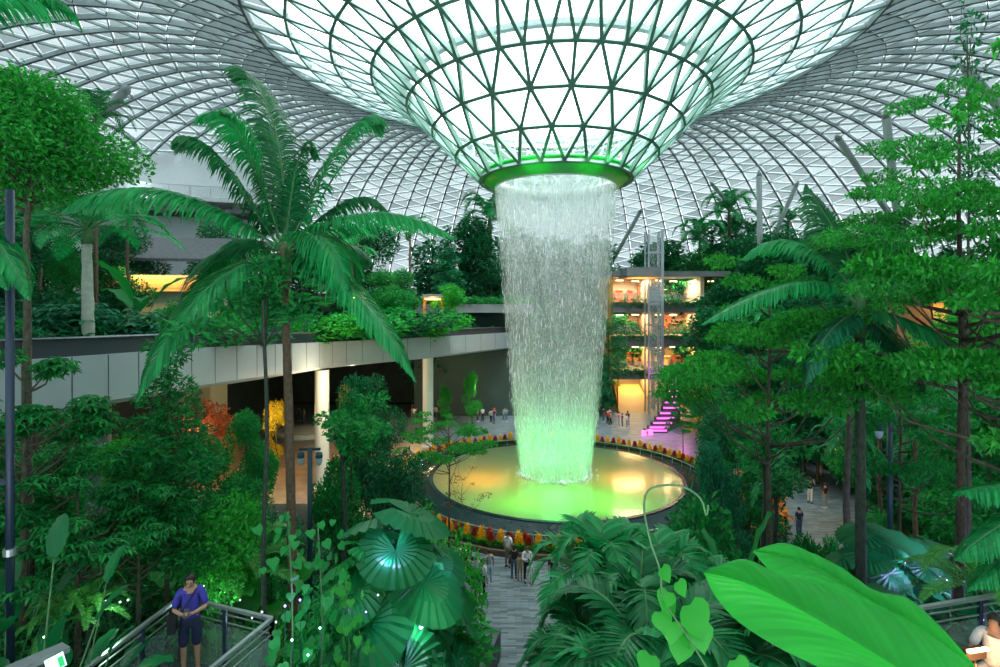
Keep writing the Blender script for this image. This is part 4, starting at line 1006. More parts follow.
# ---------------- the giant leaf close to the viewer
def giant_leaf():
    o=empty('giant_leaf_plant',(1.05,1.35,CAMZ-1.15),label='giant bright green leaf close to the viewer at lower right',cat='plant')
    O=Vector(o.location)
    def cr(P,t):
        n=len(P)-1; i=min(int(t*n),n-1); u=t*n-i; p0=P[max(i-1,0)];p1=P[i];p2=P[i+1];p3=P[min(i+2,n)]
        return .5*((2*p1)+(p2-p0)*u+(2*p0-5*p1+4*p2-p3)*u*u+(3*p1-p0-3*p2+p3)*u**3)
    m=leafmat('giant_leaf_tissue',(.010,.30,.035),(.04,.50,.07),.5,rough=.42,spec=.3)
    nt=m.node_tree; mxn=[q for q in nt.nodes if q.type=='MIX'][0]; uvn=nt.nodes.new('ShaderNodeUVMap'); uvn.uv_map='veins'; wv=nt.nodes.new('ShaderNodeTexNoise'); wv.inputs['Scale'].default_value=1.0; wv.inputs['Detail'].default_value=5
    nt.links.new(uvn.outputs[0],wv.inputs['Vector']); nt.links.new(wv.outputs[0],mxn.inputs[0])
    def lobe(mid,upp,low,kv):
        NU,NV=150,16; V=[];Fq=[]; W=2*NV+1
        for i in range(NU+1):
            t=i/NU; m_=cr(mid,t)
            for j in range(-NV,NV+1):
                s=abs(j)/NV; e=cr(upp if j>0 else low,t); p=m_.lerp(e,s); ph=t*95+s*kv
                p=p+Vector((0,-.35,1)).normalized()*(.026*math.sin(PI*min(1,t+.02))*math.sin(PI*s)**.8+(.0011*math.sin(ph)+.0007*math.sin(ph*.37+1))*math.sin(PI*min(1,s+.05))); V.append(p-O)
        for i in range(NU):
            for j in range(W-1): Fq.append((i*W+j,i*W+j+1,(i+1)*W+j+1,(i+1)*W+j))
        mb=MB(); mb.add(V,Fq); bo=mb.obj('blade',m,o,True); uvl=bo.data.uv_layers.new(name='veins')
        for lp in bo.data.loops:
            vi=lp.vertex_index; ii=vi//W; jj=vi%W-NV; uvl.data[lp.index].uv=((ii/NU*95+abs(jj)/NV*kv)/4.2,jj*.03)
        mb=MB(); mb.tube([cr(mid,i/30)-O+Vector((0,.004,-.006)) for i in range(31)],[.0010+.005*i/30 for i in range(31)],8); mb.obj('midrib',leafmat('rib_green',(.05,.40,.06),(.06,.45,.07),.2),o,True)
    lobe([at(704,573,1.42),at(745,583,1.37),at(788,603,1.31),at(838,631,1.25),at(895,665,1.20),at(950,695,1.16)],
         [at(704,573,1.42),at(742,559,1.40),at(778,573,1.37),at(817,578,1.35),at(862,598,1.30),at(915,626,1.24),at(972,664,1.18)],
         [at(704,573,1.42),at(714,594,1.34),at(735,619,1.25),at(772,644,1.18),at(818,667,1.12),at(880,700,1.08)],22)
    lobe([at(753,551,1.52),at(790,560,1.50),at(825,574,1.46),at(868,601,1.41),at(918,626,1.35),at(975,668,1.26)],
         [at(753,551,1.52),at(784,543,1.52),at(815,556,1.50),at(843,572,1.48),at(876,595,1.44),at(906,598,1.40),at(934,620,1.34),at(972,662,1.25)],
         [at(753,551,1.52),at(772,572,1.48),at(810,590,1.44),at(860,615,1.38),at(910,645,1.32),at(968,678,1.24)],14)
    mid=[at(950,695,1.16)]
    # second half of the blade folding over behind
    e=at(962,690,1.18)-O
    mb=MB(); mb.tube([e,e+Vector((.12,.0,-.16)),e+Vector((.1,.05,-1.2)),Vector((0.1,.1,-5.9))+Vector((0,0,0))],[.007,.010,.013,.016],8); mb.obj('stalk',M_STEM,o,True)
giant_leaf()
# ---------------- climbing vine with heart leaves close in the middle
def heart(mb,base,d,nrm,L,m=0):
    d=Vector(d).normalized(); nrm=Vector(nrm).normalized(); s=d.cross(nrm).normalized(); u=s.cross(d); p=Vector(base); b=len(mb.v)
    prof=[(-.10,.26),(.02,.46),(.22,.55),(.48,.45),(.75,.22),(1,0)]
    mb.v.append(tuple(p)); 
    for t,w in prof:
        mb.v.append(tuple(p+d*L*t-s*w*L+u*L*(.10*w-.18*t*t))); mb.v.append(tuple(p+d*L*t*(1 if w else 1)+u*L*(-.18*t*t))); mb.v.append(tuple(p+d*L*t+s*w*L+u*L*(.10*w-.18*t*t)))
    mb.f+= [(b,b+4+0,b+1),(b,b+3,b+6)]; mb.m+=[m,m]
    for i in range(1,5):
        a=b+1+3*i; c=a+3; mb.f+=[(a,a+1,c+1,c),(a+1,a+2,c+2,c+1)]; mb.m+=[m,m]
    mb.f+=[(b,b+5,b+4),(b,b+6,b+5)]; mb.m+=[m,m]
def vine(label,path,R,n,L,m,rad=.25,stem=.006,leafpart=True):
    O=Vector(path[-1]); O.z=max(gz(O.x,O.y)-.05,O.z-9) if O.z>8.5 else O.z; o=empty('climbing_vine',O,label=label,cat='vine')
    P=[Vector(p)-O for p in path]; k=40
    def cr(t):
        n_=len(P)-1; i=min(int(t*n_),n_-1); u=t*n_-i; p0=P[max(i-1,0)];p1=P[i];p2=P[i+1];p3=P[min(i+2,n_)]
        return .5*((2*p1)+(p2-p0)*u+(2*p0-5*p1+4*p2-p3)*u*u+(3*p1-p0-3*p2+p3)*u**3)
    mb=MB(); mb.tube([cr(i/k) for i in range(k+1)],[stem]*(k+1),6); mb.obj('stem',M_STEM,o,True)
    for i in range(n):
        t=(i+.5)/n; p=cr(t)+Vector((R.normal(0,rad*.4),R.normal(0,rad*.4),R.normal(0,rad*.3))); a=R.random()*6.28
        mb=MB(); heart(mb,p,(math.cos(a)*.6,math.sin(a)*.6-.2,-.7),(math.cos(a)*.5,-.5,.6),L*(.7+.6*R.random())); mb.obj('leaf',m,o,True)
R=rng(500)
vine('bright climbing vine with heart leaves and a curled tendril in front of the foreground palms',[at(708,505,3),at(706,515,3),at(700,498,3),at(680,486,3),at(652,488,3),at(644,505,3),at(650,540,3),at(660,570,3),at(664,600,3),at(690,640,2.9),at(720,690,2.8)],R,0,.1,L_LIME,stem=.006)
vo=[x for x in bpy.data.objects if x.name.startswith('climbing_vine')][-1]; O=Vector(vo.location)
for px,py,sz,a in [(662,568,.09,.3),(678,582,.09,-.6),(666,600,.10,.2),(660,612,.12,1.2),(672,622,.12,-1.8),(690,605,.20,-.8),(668,592,.10,2.5),(682,640,.13,2),(698,626,.15,-1.2),(684,632,.11,.4),(735,660,.14,1.0),(650,655,.12,2.4),(570,655,.14,2.8),(588,662,.12,-2.6)]:
    if px<600: continue
    mb=MB(); p=at(px,py,3)-O; heart(mb,p,(math.cos(a)*.5,-.25,-.75),(math.cos(a)*.4,-.8,.5),sz); mb.obj('leaf',L_LIME,vo,True)
for j,(px,lb,n,y0) in enumerate([(288,'heart leafed vine hanging in a column left of the feathery palm foot',95,512),(318,'heart leafed vine climbing in front of the feathery palm trunk',98,528),(345,'heart leafed vine column left of the small fan palm',80,570)]):
    R=rng(510+j); b=at(px,600,7.2+.4*j); zg=gz(b.x,b.y); pt=at(px,y0,7.2+.4*j)
    vine(lb,[pt,pt.lerp(Vector((b.x,b.y,zg)),.35)+Vector((.06,0,0)),pt.lerp(Vector((b.x,b.y,zg)),.7)+Vector((-.05,0,0)),Vector((b.x,b.y,zg-.05))],R,n,.125,(L_MID,L_MID,L_BRIGHT)[j],rad=.36,stem=.012)
# ---------------- flower ring round the pond
m_kerb=mat('flower_kerb',(.10,.065,.035),.7,noise=.2)
k_=MB(); k_.lathe([(12.55,0),(12.55,.30),(12.40,.30),(12.40,0)],128,(AX,AY,0)); o=k_.obj('trim_1',m_kerb); o['kind']='structure'
k_=MB(); k_.lathe([(11.25,.18),(12.42,.18)],128,(AX,AY,0)); o=k_.obj('soil_ring',m_soil); o['kind']='structure'
def plume(key,mt,seed,h=.75,n=150):
    R=rng(seed); z=R.random(n)**.8; a=R.random(n)*6.28; rr=.19*(1-z)*(.4+.6*R.random(n)); C=np.stack([rr*np.cos(a),rr*np.sin(a),.24+h*.66*z],1)
    D=norm(np.stack([np.cos(a)*.5,np.sin(a)*.5,np.ones(n)],1)); f=leaves_mesh(key+'_plume',C,D,norm(np.stack([-np.cos(a),-np.sin(a),.5+0*a],1)),.17+.05*R.random(n),.055+0*a,mt)
    n2=60; a=R.random(n2)*6.28; C=np.stack([.04*np.cos(a),.04*np.sin(a),.02+.15*R.random(n2)],1); D=norm(np.stack([np.cos(a),np.sin(a),.7+.8*R.random(n2)],1))
    g=leaves_mesh(key+'_leaves',C,D,norm(np.stack([-np.cos(a)*.6,-np.sin(a)*.6,1+0*a],1)),.28+.06*R.random(n2),.09+0*a,L_BRIGHT)
    LIB[key]=[('plume',f,[]),('leaf_tuft',g,[])]
plume('yellow_flower',L_YEL,801); plume('red_flower',L_RED,802,.6)
def coral(key,mt,seed):
    R=rng(seed); cs=[(R.normal(0,.18),R.normal(0,.18),.25+.12*R.random()) for _ in range(5)]
    LIB[key]=[('foliage',foliage(key,R,cs,[.22]*5,.8,420,.11,.055,mt),[])]
coral('coral_shrub',L_BLUSH,803); coral('green_shrub',L_MID,804)
for k in range(72):
    a=2*PI*k/72; deg=math.degrees(a)%360   # 270 faces the viewer
    rr=11.95+.12*math.sin(k*3.1); loc=(AX+rr*math.cos(a),AY+rr*math.sin(a),.17)
    if 272<=deg<=300:
        key,nm,lb,g=('coral_shrub','coral_shrub','low coral red shrub in the front of the ring bed','coral shrubs in the front of the ring bed') if deg<292 else ('green_shrub','low_green_shrub','low green shrub in the ring bed hidden partly by the foreground palms','green shrubs in the ring bed')
        plant(key,nm,lb,'shrub',loc,k,1.35,g)
        a2=a+.04; plant(key,nm,lb,'shrub',(AX+11.65*math.cos(a2),AY+11.65*math.sin(a2),.17),k*2.,1.2,g)
    else:
        plant('yellow_flower','yellow_plume_flower','yellow plume flower in the bed that rings the dark stone pond','flower',loc,k*1.3,1.25 if k%2 else 1.12,'yellow plume flowers round the pond')
        a2=a+.045; plant('red_flower','red_plume_flower','dark red plume plant between yellow ones in the ring bed','flower',(AX+rr*math.cos(a2),AY+rr*math.sin(a2),.17),k*1.7,1.15,'red plume plants round the pond')
        a3=a+.02
        if deg>180 and k%2: plant('red_flower','red_plume_flower','dark red plume plant between yellow ones in the ring bed','flower',(AX+11.55*math.cos(a3),AY+11.55*math.sin(a3),.17),k*1.7,1.1,'red plume plants round the pond')
# ---------------- shops at the back right
m_conc=mat('grey_concrete',(.17,.20,.20),.7,noise=.15,nscale=.8); m_cream=mat('cream_wall',(.62,.50,.36),.6,noise=.1,nscale=.6); m_ochre=mat('ochre_wall',(.55,.34,.07),.6,noise=.1,nscale=.5)
m_glassd=glassmat('balcony_glass',(.5,.62,.6),.16,.05); m_met=mat('brushed_metal',(.42,.48,.50),.35,metal=.6); m_black=mat('black_metal',(.012,.016,.018),.4)
def area(name,loc,power,col,sx,sy,rot=(0,0,-1)):
    l=bpy.data.lights.new(name,'AREA'); l.energy=power; l.color=col; l.shape='RECTANGLE'; l.size=sx; l.size_y=sy
    o=link(name,l); o.location=loc; o.rotation_mode='QUATERNION'; o.rotation_quaternion=Vector(rot).to_track_quat('-Z','Y'); return o
blk=empty('shop_building',(12,70,0),label='terraced shopping block with warm lit floors behind the right side of the waterfall',cat='building')
def hedge(parent,name,pts,n,seed,L=.3,m=None,sp=(.3,.3,.25)):
    R=rng(seed); P=np.array(pts,float); i=R.integers(0,len(P)-1,n); t=R.random(n)[:,None]; C=P[i]*(1-t)+P[i+1]*t+R.normal(0,1,(n,3))*np.array(sp)
    a=R.random(n)*6.28; D=norm(np.stack([np.cos(a),np.sin(a),R.uniform(-.6,.6,n)],1)); o=link(name,leaves_mesh(name,C,D,norm(R.normal(0,.5,(n,3))+np.array([0,-.3,1])),L*(.6+.8*R.random(n)),L*.5+0*a,m or L_MID),parent); o['kind']='stuff'; return o
bx0,bx1=2.5,30
for i,(z0,z1) in enumerate([(12.6,13.9),(8.2,9.6),(4.0,5.1)]):
    mb=MB(); mb.box(((bx0+bx1)/2,3.5,(z0+z1)/2),(bx1-bx0,8,z1-z0)); mb.obj('floor_slab',m_conc,blk)
    hedge(blk,'hanging_plants',[(bx0,-.7,z1),(bx1,-.7,z1)],2600,900+i,.34,L_MID if i%2 else L_FAR,(.6,.25,.32))
    mb=MB(); mb.box(((bx0+bx1)/2,-.3,z1+.75),(bx1-bx0,.03,1.0)); mb.obj('glass_balustrade',m_glassd,blk)
mb=MB(); mb.box(((bx0+bx1)/2,7.6,9),(bx1-bx0,.3,18)); mb.obj('back_wall',m_cream,blk)
mb=MB(); mb.box(((bx0+bx1)/2,3.6,17.6),(bx1-bx0,8,.7)); mb.obj('roof',m_conc,blk)
for x in (bx0,8.0,14.4,20.5,bx1):
    mb=MB(); mb.box((x,4,8.8),(.5,7,17.4)); mb.obj('partition_wall',m_ochre if x<5 else m_cream,blk)
_r=random.Random(4)
for zi,(z,col,n) in enumerate([(13.9,(.9,.75,.6),9),(9.6,(.95,.3,.1),12),(5.1,(.8,.45,.15),10)]):
    for k in range(n):
        x=bx0+.8+(13.5)*k/n+_r.random()*.5; hh=.9+1.6*_r.random()
        mb=MB(); mb.box((x,6.2+_r.random(),z+hh/2),(.5+.7*_r.random(),.5,hh)); mb.box((x,5.9,z+hh+.06),(.9,.7,.1)); c=_r.choice([(.65,.16,.08),(.8,.55,.3),(.35,.12,.06),(.85,.8,.7),(.2,.12,.08)])
        mb.obj('shop_display',mat('display_%d'%_r.randint(0,1) if 0 else 'display_%.2f'%c[0],c,.5),blk)
for z,p,c in ((17.0,2400,(1,.80,.58)),(12.4,2300,(1,.55,.30)),(8.0,1900,(1,.55,.20)),(3.9,1200,(1,.62,.22))):
    area('shop_ceiling_lamp',(12+8.5,70+3.5,z-.1),p,c,12,3)
    for k in range(6):
        mb=MB(); mb.box((4+2.6*k,2.2+(k%2)*2,z-.12),(.9,.25,.08)); mb.obj('ceiling_lamp',mat('lamp_warm',(1,.8,.5),.5,emit=(1,.62,.3),es=9),blk)
mb=MB(); mb.box((5.6,-1.8,17.6),(4.2,4.6,1.1)); mb.obj('balcony_box',m_conc,blk)
mb=MB(); mb.box((5.6,-1.8,16.95),(4.0,4.4,.12)); mb.obj('balcony_soffit',mat('soffit_orange',(.65,.33,.12),.6),blk)
area('soffit_lamp',(12+5.6,67,16.2),160,(1,.6,.25),3,3,(0,0,1))
# lobby ramp between ochre walls at the foot
mb=MB(); mb.add([(3.0,-2,0),(7.4,-2,0),(7.4,5.5,2.6),(3.9,5.5,2.6)],[(0,1,2,3)]); mb.obj('ramp',mat('ramp_floor',(.5,.30,.12),.5),blk)
mb=MB(); mb.add([(2.9,-2,0),(4.2,5.5,0),(4.2,5.5,4),(2.9,-2,4)],[(0,1,2,3)]); mb.obj('ramp_wall',m_ochre,blk)
# lift tower
lt=empty('lift_tower',(19.2,67.5,0),label='tall glass lift tower with steel posts in front of the lit shops',cat='tower')
for x in (-.85,.85):
    for y in (-.85,.85): mb=MB(); mb.box((x,y,11.4),(.16 if x<0 else .30,.2,22.8)); mb.obj('post',m_met,lt)
for z in range(2,23,3): mb=MB(); mb.lathe([(1.1,z),(1.2,z),(1.2,z+.16),(1.1,z+.16),(1.1,z)],4,a0=PI/4,a1=PI/4+2*PI); mb.obj('ring_frame',m_met,lt)
mb=MB(); mb.box((0,-.8,11.4),(1.6,.03,22.4)); mb.box((-.8,0,11.4),(.03,1.6,22.4)); mb.box((.8,0,11.4),(.03,1.6,22.4)); mb.obj('glass_wall',m_glassd,lt)
mb=MB(); mb.box((0,0,14.6),(1.3,1.3,2.2)); mb.box((0,0,15.8),(1.4,1.4,.15)); mb.obj('lift_car',m_met,lt)
# terraced planting in front of the shops
for i,(x,y,top) in enumerate([(12,66,5.5),(13.4,67,12),(24.5,66,4.0),(27,66,9),(29,67,14)]):
    R=rng(950+i); cs=[(R.normal(0,.9),R.normal(0,.6),top*(.15+.8*R.random())) for _ in range(14)]
    mb=MB(); mb.tube([(0,0,0),(0.1,0,top*.5),(0,0,top*.9)],[.14,.10,.05],7); o=empty('tree',(x,y,0),label=['leafy climber mass at the foot of the ochre wall','tall leafy column of plants left of the lit shop floors','leafy plants at the foot of the lift tower','leafy plants right of the lift tower','tall leafy plants at the right end of the lit shop floors'][i],cat='tree')
    mb.obj('trunk',M_BARK,o); link('foliage',foliage('tf_%d'%i,R,cs,[1.0]*14,.9,5200,.26,.14,L_FAR),o)
# purple lit cascade steps
st=empty('light_steps',(21.0,57,0),label='stepped terrace with glowing magenta lights beyond the right rim of the pond',cat='steps')
m_mag=mat('magenta_light',(.9,.1,.7),.5,emit=(1,.10,.75),es=3.2); m_st=mat('dark_step',(.09,.06,.09),.5)
for k in range(11):
    t=k/10; x=(-4.6+5.2*t*(1 if t<.6 else 1) if t<.5 else -2.0+1.4*(t-.5)*2); y=t*6.5; z=.35+4.6*t**1.35; w=2.4-1.0*t
    mb=MB(); mb.box((x,y,z/2),(w,.7,z)); s_=mb.obj('step',m_st,st)
    mb=MB(); mb.box((x,y-.37,z-.10),(w*.9,.05,.14)); mb.obj('light_strip',m_mag,s_)
for x in (-6.2,-5.4): mb=MB(); mb.lathe([(.0,.5),(.22,.5),(.25,.05),(.25,0)],14,(x,-1.4+(x+6)*.6,0)); mb.obj('round_lamp',m_mag,st)
lamp('magenta_glow','POINT',(19,55.5,2.4),160,(1,.15,.8),.5); lamp('magenta_glow','POINT',(20.5,60,4.6),160,(1,.15,.8),.5)
# concrete slab terrace left behind the waterfall
o=empty('terrace_block',(-10.5,64,0),label='grey concrete terrace slab left behind the waterfall with dark wall below',cat='building')
mb=MB(); mb.box((7,3,13.1),(15,7,1.0)); mb.obj('terrace_slab',m_conc,o); mb=MB(); mb.box((7,4,6.3),(14,4,12.6)); mb.obj('dark_wall',mat('dark_green_wall',(.03,.06,.055),.8,noise=.2,nscale=.5),o)
hedge(o,'hedge',[(0,.2,13.9),(14,.2,13.9)],3200,970,.3,L_MID,(.5,.4,.3))
# white upper gallery under the roof edge at left
g_=empty('roof_gallery',(-37,58,0),.30,label='white upper gallery with glass railing under the roof edge at upper left',cat='gallery')
m_wh=mat('white_gallery',(.80,.86,.88),.5,noise=.04)
mb=MB(); mb.box((-2,3,25.0),(26,7,.45)); mb.obj('gallery_floor',m_wh,g_); mb=MB(); mb.box((-2,6.4,28.4),(26,.3,6.4)); mb.obj('gallery_wall',m_wh,g_)
mb=MB(); mb.box((-2,-.4,25.8),(26,.03,1.15)); mb.obj('glass_railing',m_glassd,g_)
for k in range(14): mb=MB(); mb.box((-14.6+2*k,-.42,25.8),(.06,.06,1.25)); mb.obj('railing_post',m_met,g_)
mb=MB(); mb.box((-2,-.4,26.42),(26,.08,.06)); mb.obj('handrail',m_met,g_)
mb=MB(); mb.box((-2,2.4,23.7),(24,5,.25)); [mb.box((-13+2.2*k,.1,24.3),(1.3,.5,.18)) for k in range(11)]; mb.obj('soffit_louvre',mat('louvre_dark',(.05,.06,.06),.6),g_)
mb=MB(); mb.box((-2,5,16.9),(22,3,13.4)); mb.obj('lower_wall',m_wh,g_)
# lit balcony house at left
h_=empty('balcony_house',(-30.5,48,0),.12,label='house front with slate roof and orange lit balcony behind the left garden',cat='house')
mb=MB(); mb.box((0,2,8),(9,4,16)); mb.obj('wall',mat('cream_plaster',(.55,.55,.40),.6),h_)
mb=MB(); mb.box((0,-.2,14.7),(8.6,.8,.35)); mb.box((0,-.55,15.2),(8.6,.1,.9)); mb.obj('balcony',mat('balcony_wood',(.80,.48,.20),.5,noise=.15),h_)
mb=MB(); mb.add([(-5,-1.6,17.1),(5,-1.6,17.1),(5,4,19.6),(-5,4,19.6),(-5,-1.6,17.35),(5,-1.6,17.35),(5,4,19.85),(-5,4,19.85)],[(0,1,2,3),(4,7,6,5),(0,4,5,1),(1,5,6,2),(0,3,7,4),(3,2,6,7)]); mb.obj('slate_roof',mat('slate',(.12,.14,.15),.7,noise=.25,nscale=4),h_)
area('balcony_lamp',(-30.3,46.6,16.7),420,(1,.62,.22),6,.6)
# small lit kiosk and lamp hut on the deck
def kiosk(x,y,w,lb):
    z=gtop(x,y); o=empty('kiosk',(x,y,z),label=lb,cat='kiosk')
    for sx in(-1,1):
        for sy in (-1,1): mb=MB(); mb.box((sx*w*.4,sy*.7,2.1),(.14,.14,4.2)); mb.obj('post',mat('timber',(.32,.2,.1),.6),o)
    mb=MB(); mb.box((0,0,4.3),(w,2.2,.16)); mb.box((0,0,4.5),(w*.9,1.9,.2)); mb.obj('roof',m_conc,o)
    mb=MB(); mb.box((0,0,4.1),(w*.7,1.5,.12)); mb.obj('ceiling_lamp',mat('lamp_orange',(1,.6,.3),.5,emit=(1,.45,.12),es=5),o); lamp('kiosk_lamp','POINT',(x,y-1.3,z+3.9),140,(1,.55,.15),.3)
kiosk(-6.9,56,2.3,'small kiosk with orange lit roof on the deck left of the waterfall')
kiosk(-13.5,52,1.4,'small orange lit hut on the deck right of the feathery palm')
# cabin on the right hillside
c_=empty('garden_cabin',(27.6,35,gz(27.6,35)-.1),-.2,label='small timber cabin with slate roof and warm lit wall on the right hillside',cat='cabin')
zb_=c_.location.z
mb=MB(); mb.box((0,1.2,(13.4-zb_)/2),(2.6,2.4,13.4-zb_)); mb.obj('wall',mat('cabin_wood',(.34,.17,.07),.6,noise=.2),c_)
mb=MB(); mb.box((.75,-.05,12.5-zb_),(.8,.12,1.8)); mb.obj('lit_panel',mat('cabin_panel',(.72,.48,.12),.5),c_)
mb=MB(); mb.add([(-1.9,-.8,13.3-zb_),(1.9,-.8,13.3-zb_),(1.5,1.6,14.9-zb_),(-1.2,1.6,14.9-zb_),(-1.9,-.8,13.42-zb_),(1.9,-.8,13.42-zb_),(1.5,1.6,15.05-zb_),(-1.2,1.6,15.05-zb_)],[(0,1,2,3),(4,7,6,5),(0,4,5,1),(1,5,6,2),(0,3,7,4),(3,2,6,7)]); mb.obj('roof',MATS['slate'],c_)
lamp('cabin_lamp','POINT',(28.0,33.6,12.9),60,(1,.6,.2),.2)
# warm light in the hall and on trees; cool lamp added to brighten gallery
for x,y,z,p,c in [(-23,40.5,4.2,220,(1,.55,.35)),(-38,56,26.8,350,(.9,.97,1)),(-18,42,4.5,420,(1,.75,.25)),(-11,36,7.6,900,(1,.72,.48)),(-13,48,6.5,900,(1,.75,.5)),(-9.5,60,3.5,300,(1,.75,.35)),(19.5,48,5,300,(1,.7,.2)),(20,32.5,3.0,160,(1,.5,.1)),(-3,61,4.5,260,(1,.8,.4))]: lamp('hall_or_fill_lamp','POINT',(x,y,z),p,c,.12)
# ---------------- people
SKIN=mat('skin_tone',(.48,.27,.17),.55); HAIR=mat('black_hair',(.012,.010,.009),.5)
def cloth(c): return mat('cloth_%02d%02d%02d'%tuple(int(v*99) for v in c),c,.8,noise=.12,nscale=14)
def skinned(name,verts,edges,radii,root=0,sub=1):
    """grow a smooth limb surface over a skeleton and keep it as one mesh"""
    me=bpy.data.meshes.new(name); me.from_pydata([tuple(v) for v in verts],edges,[]); o=bpy.data.objects.new(name,me); COL.objects.link(o)
    o.modifiers.new('skin','SKIN'); 
    for i,r in enumerate(radii):
        sv=me.skin_vertices[0].data[i]; sv.radius=(r,r) if not hasattr(r,'__len__') else r; sv.use_root=(i==root)
    sb=o.modifiers.new('sub','SUBSURF'); sb.levels=sub; sb.render_levels=sub
    dg=bpy.context.evaluated_depsgraph_get(); dg.update(); m2=bpy.data.meshes.new_from_object(o.evaluated_get(dg)); m2.name=name
    m2.polygons.foreach_set('use_smooth',[True]*len(m2.polygons)); bpy.data.objects.remove(o); return m2
V3=Vector
def pose_joints(p):
    J=dict(pel=V3((0,0,.93)),wst=V3((0,0,1.07)),chs=V3((0,.01,1.26)),nb=V3((0,.01,1.43)),nk=V3((0,0,1.49)),hd=V3((0,-.02,1.58)),ht=V3((0,-.01,1.665)))
    for s,n in ((-1,'r'),(1,'l')):
        J['sh'+n]=V3((s*.165,.01,1.39)); J['el'+n]=V3((s*.22,.03,1.12)); J['wr'+n]=V3((s*.235,-.04,.88)); J['hn'+n]=V3((s*.23,-.06,.79))
        J['hp'+n]=V3((s*.085,0,.88)); J['kn'+n]=V3((s*.10,-.01,.48)); J['an'+n]=V3((s*.105,.03,.09)); J['to'+n]=V3((s*.12,-.13,.04))
    if p in('photo',):
        for s,n in((-1,'r'),(1,'l')): J['el'+n]=V3((s*.22,-.18,1.24)); J['wr'+n]=V3((s*.09,-.33,1.46)); J['hn'+n]=V3((s*.05,-.36,1.54))
    if p=='phone':
        for s,n in((-1,'r'),(1,'l')): J['el'+n]=V3((s*.235,-.02,1.12)); J['wr'+n]=V3((s*.08,-.24,1.14)); J['hn'+n]=V3((s*.04,-.31,1.17))
        J['hd']=V3((0,-.06,1.565)); J['ht']=V3((0,-.075,1.65))
    if p=='walk':
        J['knl']=V3((.09,-.17,.50)); J['anl']=V3((.09,-.20,.10)); J['tol']=V3((.10,-.36,.07)); J['knr']=V3((-.09,.04,.48)); J['anr']=V3((-.09,.24,.13)); J['tor']=V3((-.09,.12,.04))
        J['ell']=V3((.22,.12,1.14)); J['wrl']=V3((.22,.12,.90)); J['hnl']=V3((.22,.08,.82)); J['wrr']=V3((-.22,-.18,.93)); J['hnr']=V3((-.21,-.24,.86))
    if p=='sit':
        for s,n in((-1,'r'),(1,'l')): J['kn'+n]=V3((s*.13,-.42,.93)); J['an'+n]=V3((s*.12,-.40,.50)); J['to'+n]=V3((s*.12,-.55,.46)); J['el'+n]=V3((s*.24,-.10,1.14)); J['wr'+n]=V3((s*.14,-.33,1.03)); J['hn'+n]=V3((s*.10,-.40,1.02))
    return J
BODY={}
def body_meshes(p,short=False,sleeve=.55,skirt=False):
    k=(p,short,sleeve,skirt)
    if k in BODY: return BODY[k]
    J=pose_joints(p); N=list(J); ix={n:i for i,n in enumerate(N)}
    E=[('pel','wst'),('wst','chs'),('chs','nb'),('nb','nk'),('nk','hd'),('hd','ht')]
    for n in 'rl': E+=[('nb','sh'+n),('sh'+n,'el'+n),('el'+n,'wr'+n),('wr'+n,'hn'+n),('pel','hp'+n),('hp'+n,'kn'+n),('kn'+n,'an'+n),('an'+n,'to'+n)]
    rad=dict(pel=(.13,.10),wst=(.12,.09),chs=(.135,.10),nb=(.09,.075),nk=(.052,.052),hd=(.078,.092),ht=(.058,.068)); 
    for n in 'rl': rad.update({'sh'+n:.058,'el'+n:.040,'wr'+n:.027,'hn'+n:(.036,.02),'hp'+n:.085,'kn'+n:.055,'an'+n:.036,'to'+n:(.036,.028)})
    b=skinned('body',[J[n] for n in N],[(ix[a],ix[c]) for a,c in E],[rad[n] for n in N],ix['pel'])
    b.materials.append(SKIN)
    def sub(names,edges,radd,root,nm):
        i2={n:i for i,n in enumerate(names)}; return skinned(nm,[J2[n] for n in names],[(i2[a],i2[c]) for a,c in edges],[radd[n] for n in names],i2[root])
    J2=dict(J)
    for n in 'rl': J2['sl'+n]=J['sh'+n].lerp(J['el'+n],min(1,sleeve*1.5)); J2['cf'+n]=J['el'+n].lerp(J['wr'+n],.9); J2['sk'+n]=J['kn'+n]
    J2['hem']=J['pel']-V3((0,0,.02))
    g=.016; nm=['hem','wst','chs','nb']+['sh'+n for n in 'rl']+['sl'+n for n in 'rl']; ed=[('hem','wst'),('wst','chs'),('chs','nb')]
    rd={'hem':(.155,.122),'wst':(.145,.112),'chs':(.155,.118),'nb':(.10,.085)}
    for n in 'rl':
        rd.update({'sh'+n:.074,'sl'+n:.062}); ed+=[('nb','sh'+n),('sh'+n,'sl'+n)]
        if sleeve>=.9: nm.append('cf'+n); rd['cf'+n]=.044; ed.append(('sl'+n,'cf'+n))
    sh=sub(nm,ed,rd,'chs','shirt')
    nm=['wst','pel']; ed=[('wst','pel')]; rd={'wst':(.135,.105),'pel':(.15,.118)}
    for n in 'rl':
        q='kn' if short else 'an'; nm+=['hp'+n,'kn'+n]; ed+=[('pel','hp'+n),('hp'+n,'kn'+n)]; rd.update({'hp'+n:.10,'kn'+n:.088 if short else .072})
        if not short: J2['tr'+n]=J['an'+n]+(J['kn'+n]-J['an'+n])*.06; nm.append('tr'+n); ed.append(('kn'+n,'tr'+n)); rd['tr'+n]=.056
    tr=sub(nm,ed,rd,'pel','trousers')
    BODY[k]=(J,b,sh,tr); return BODY[k]
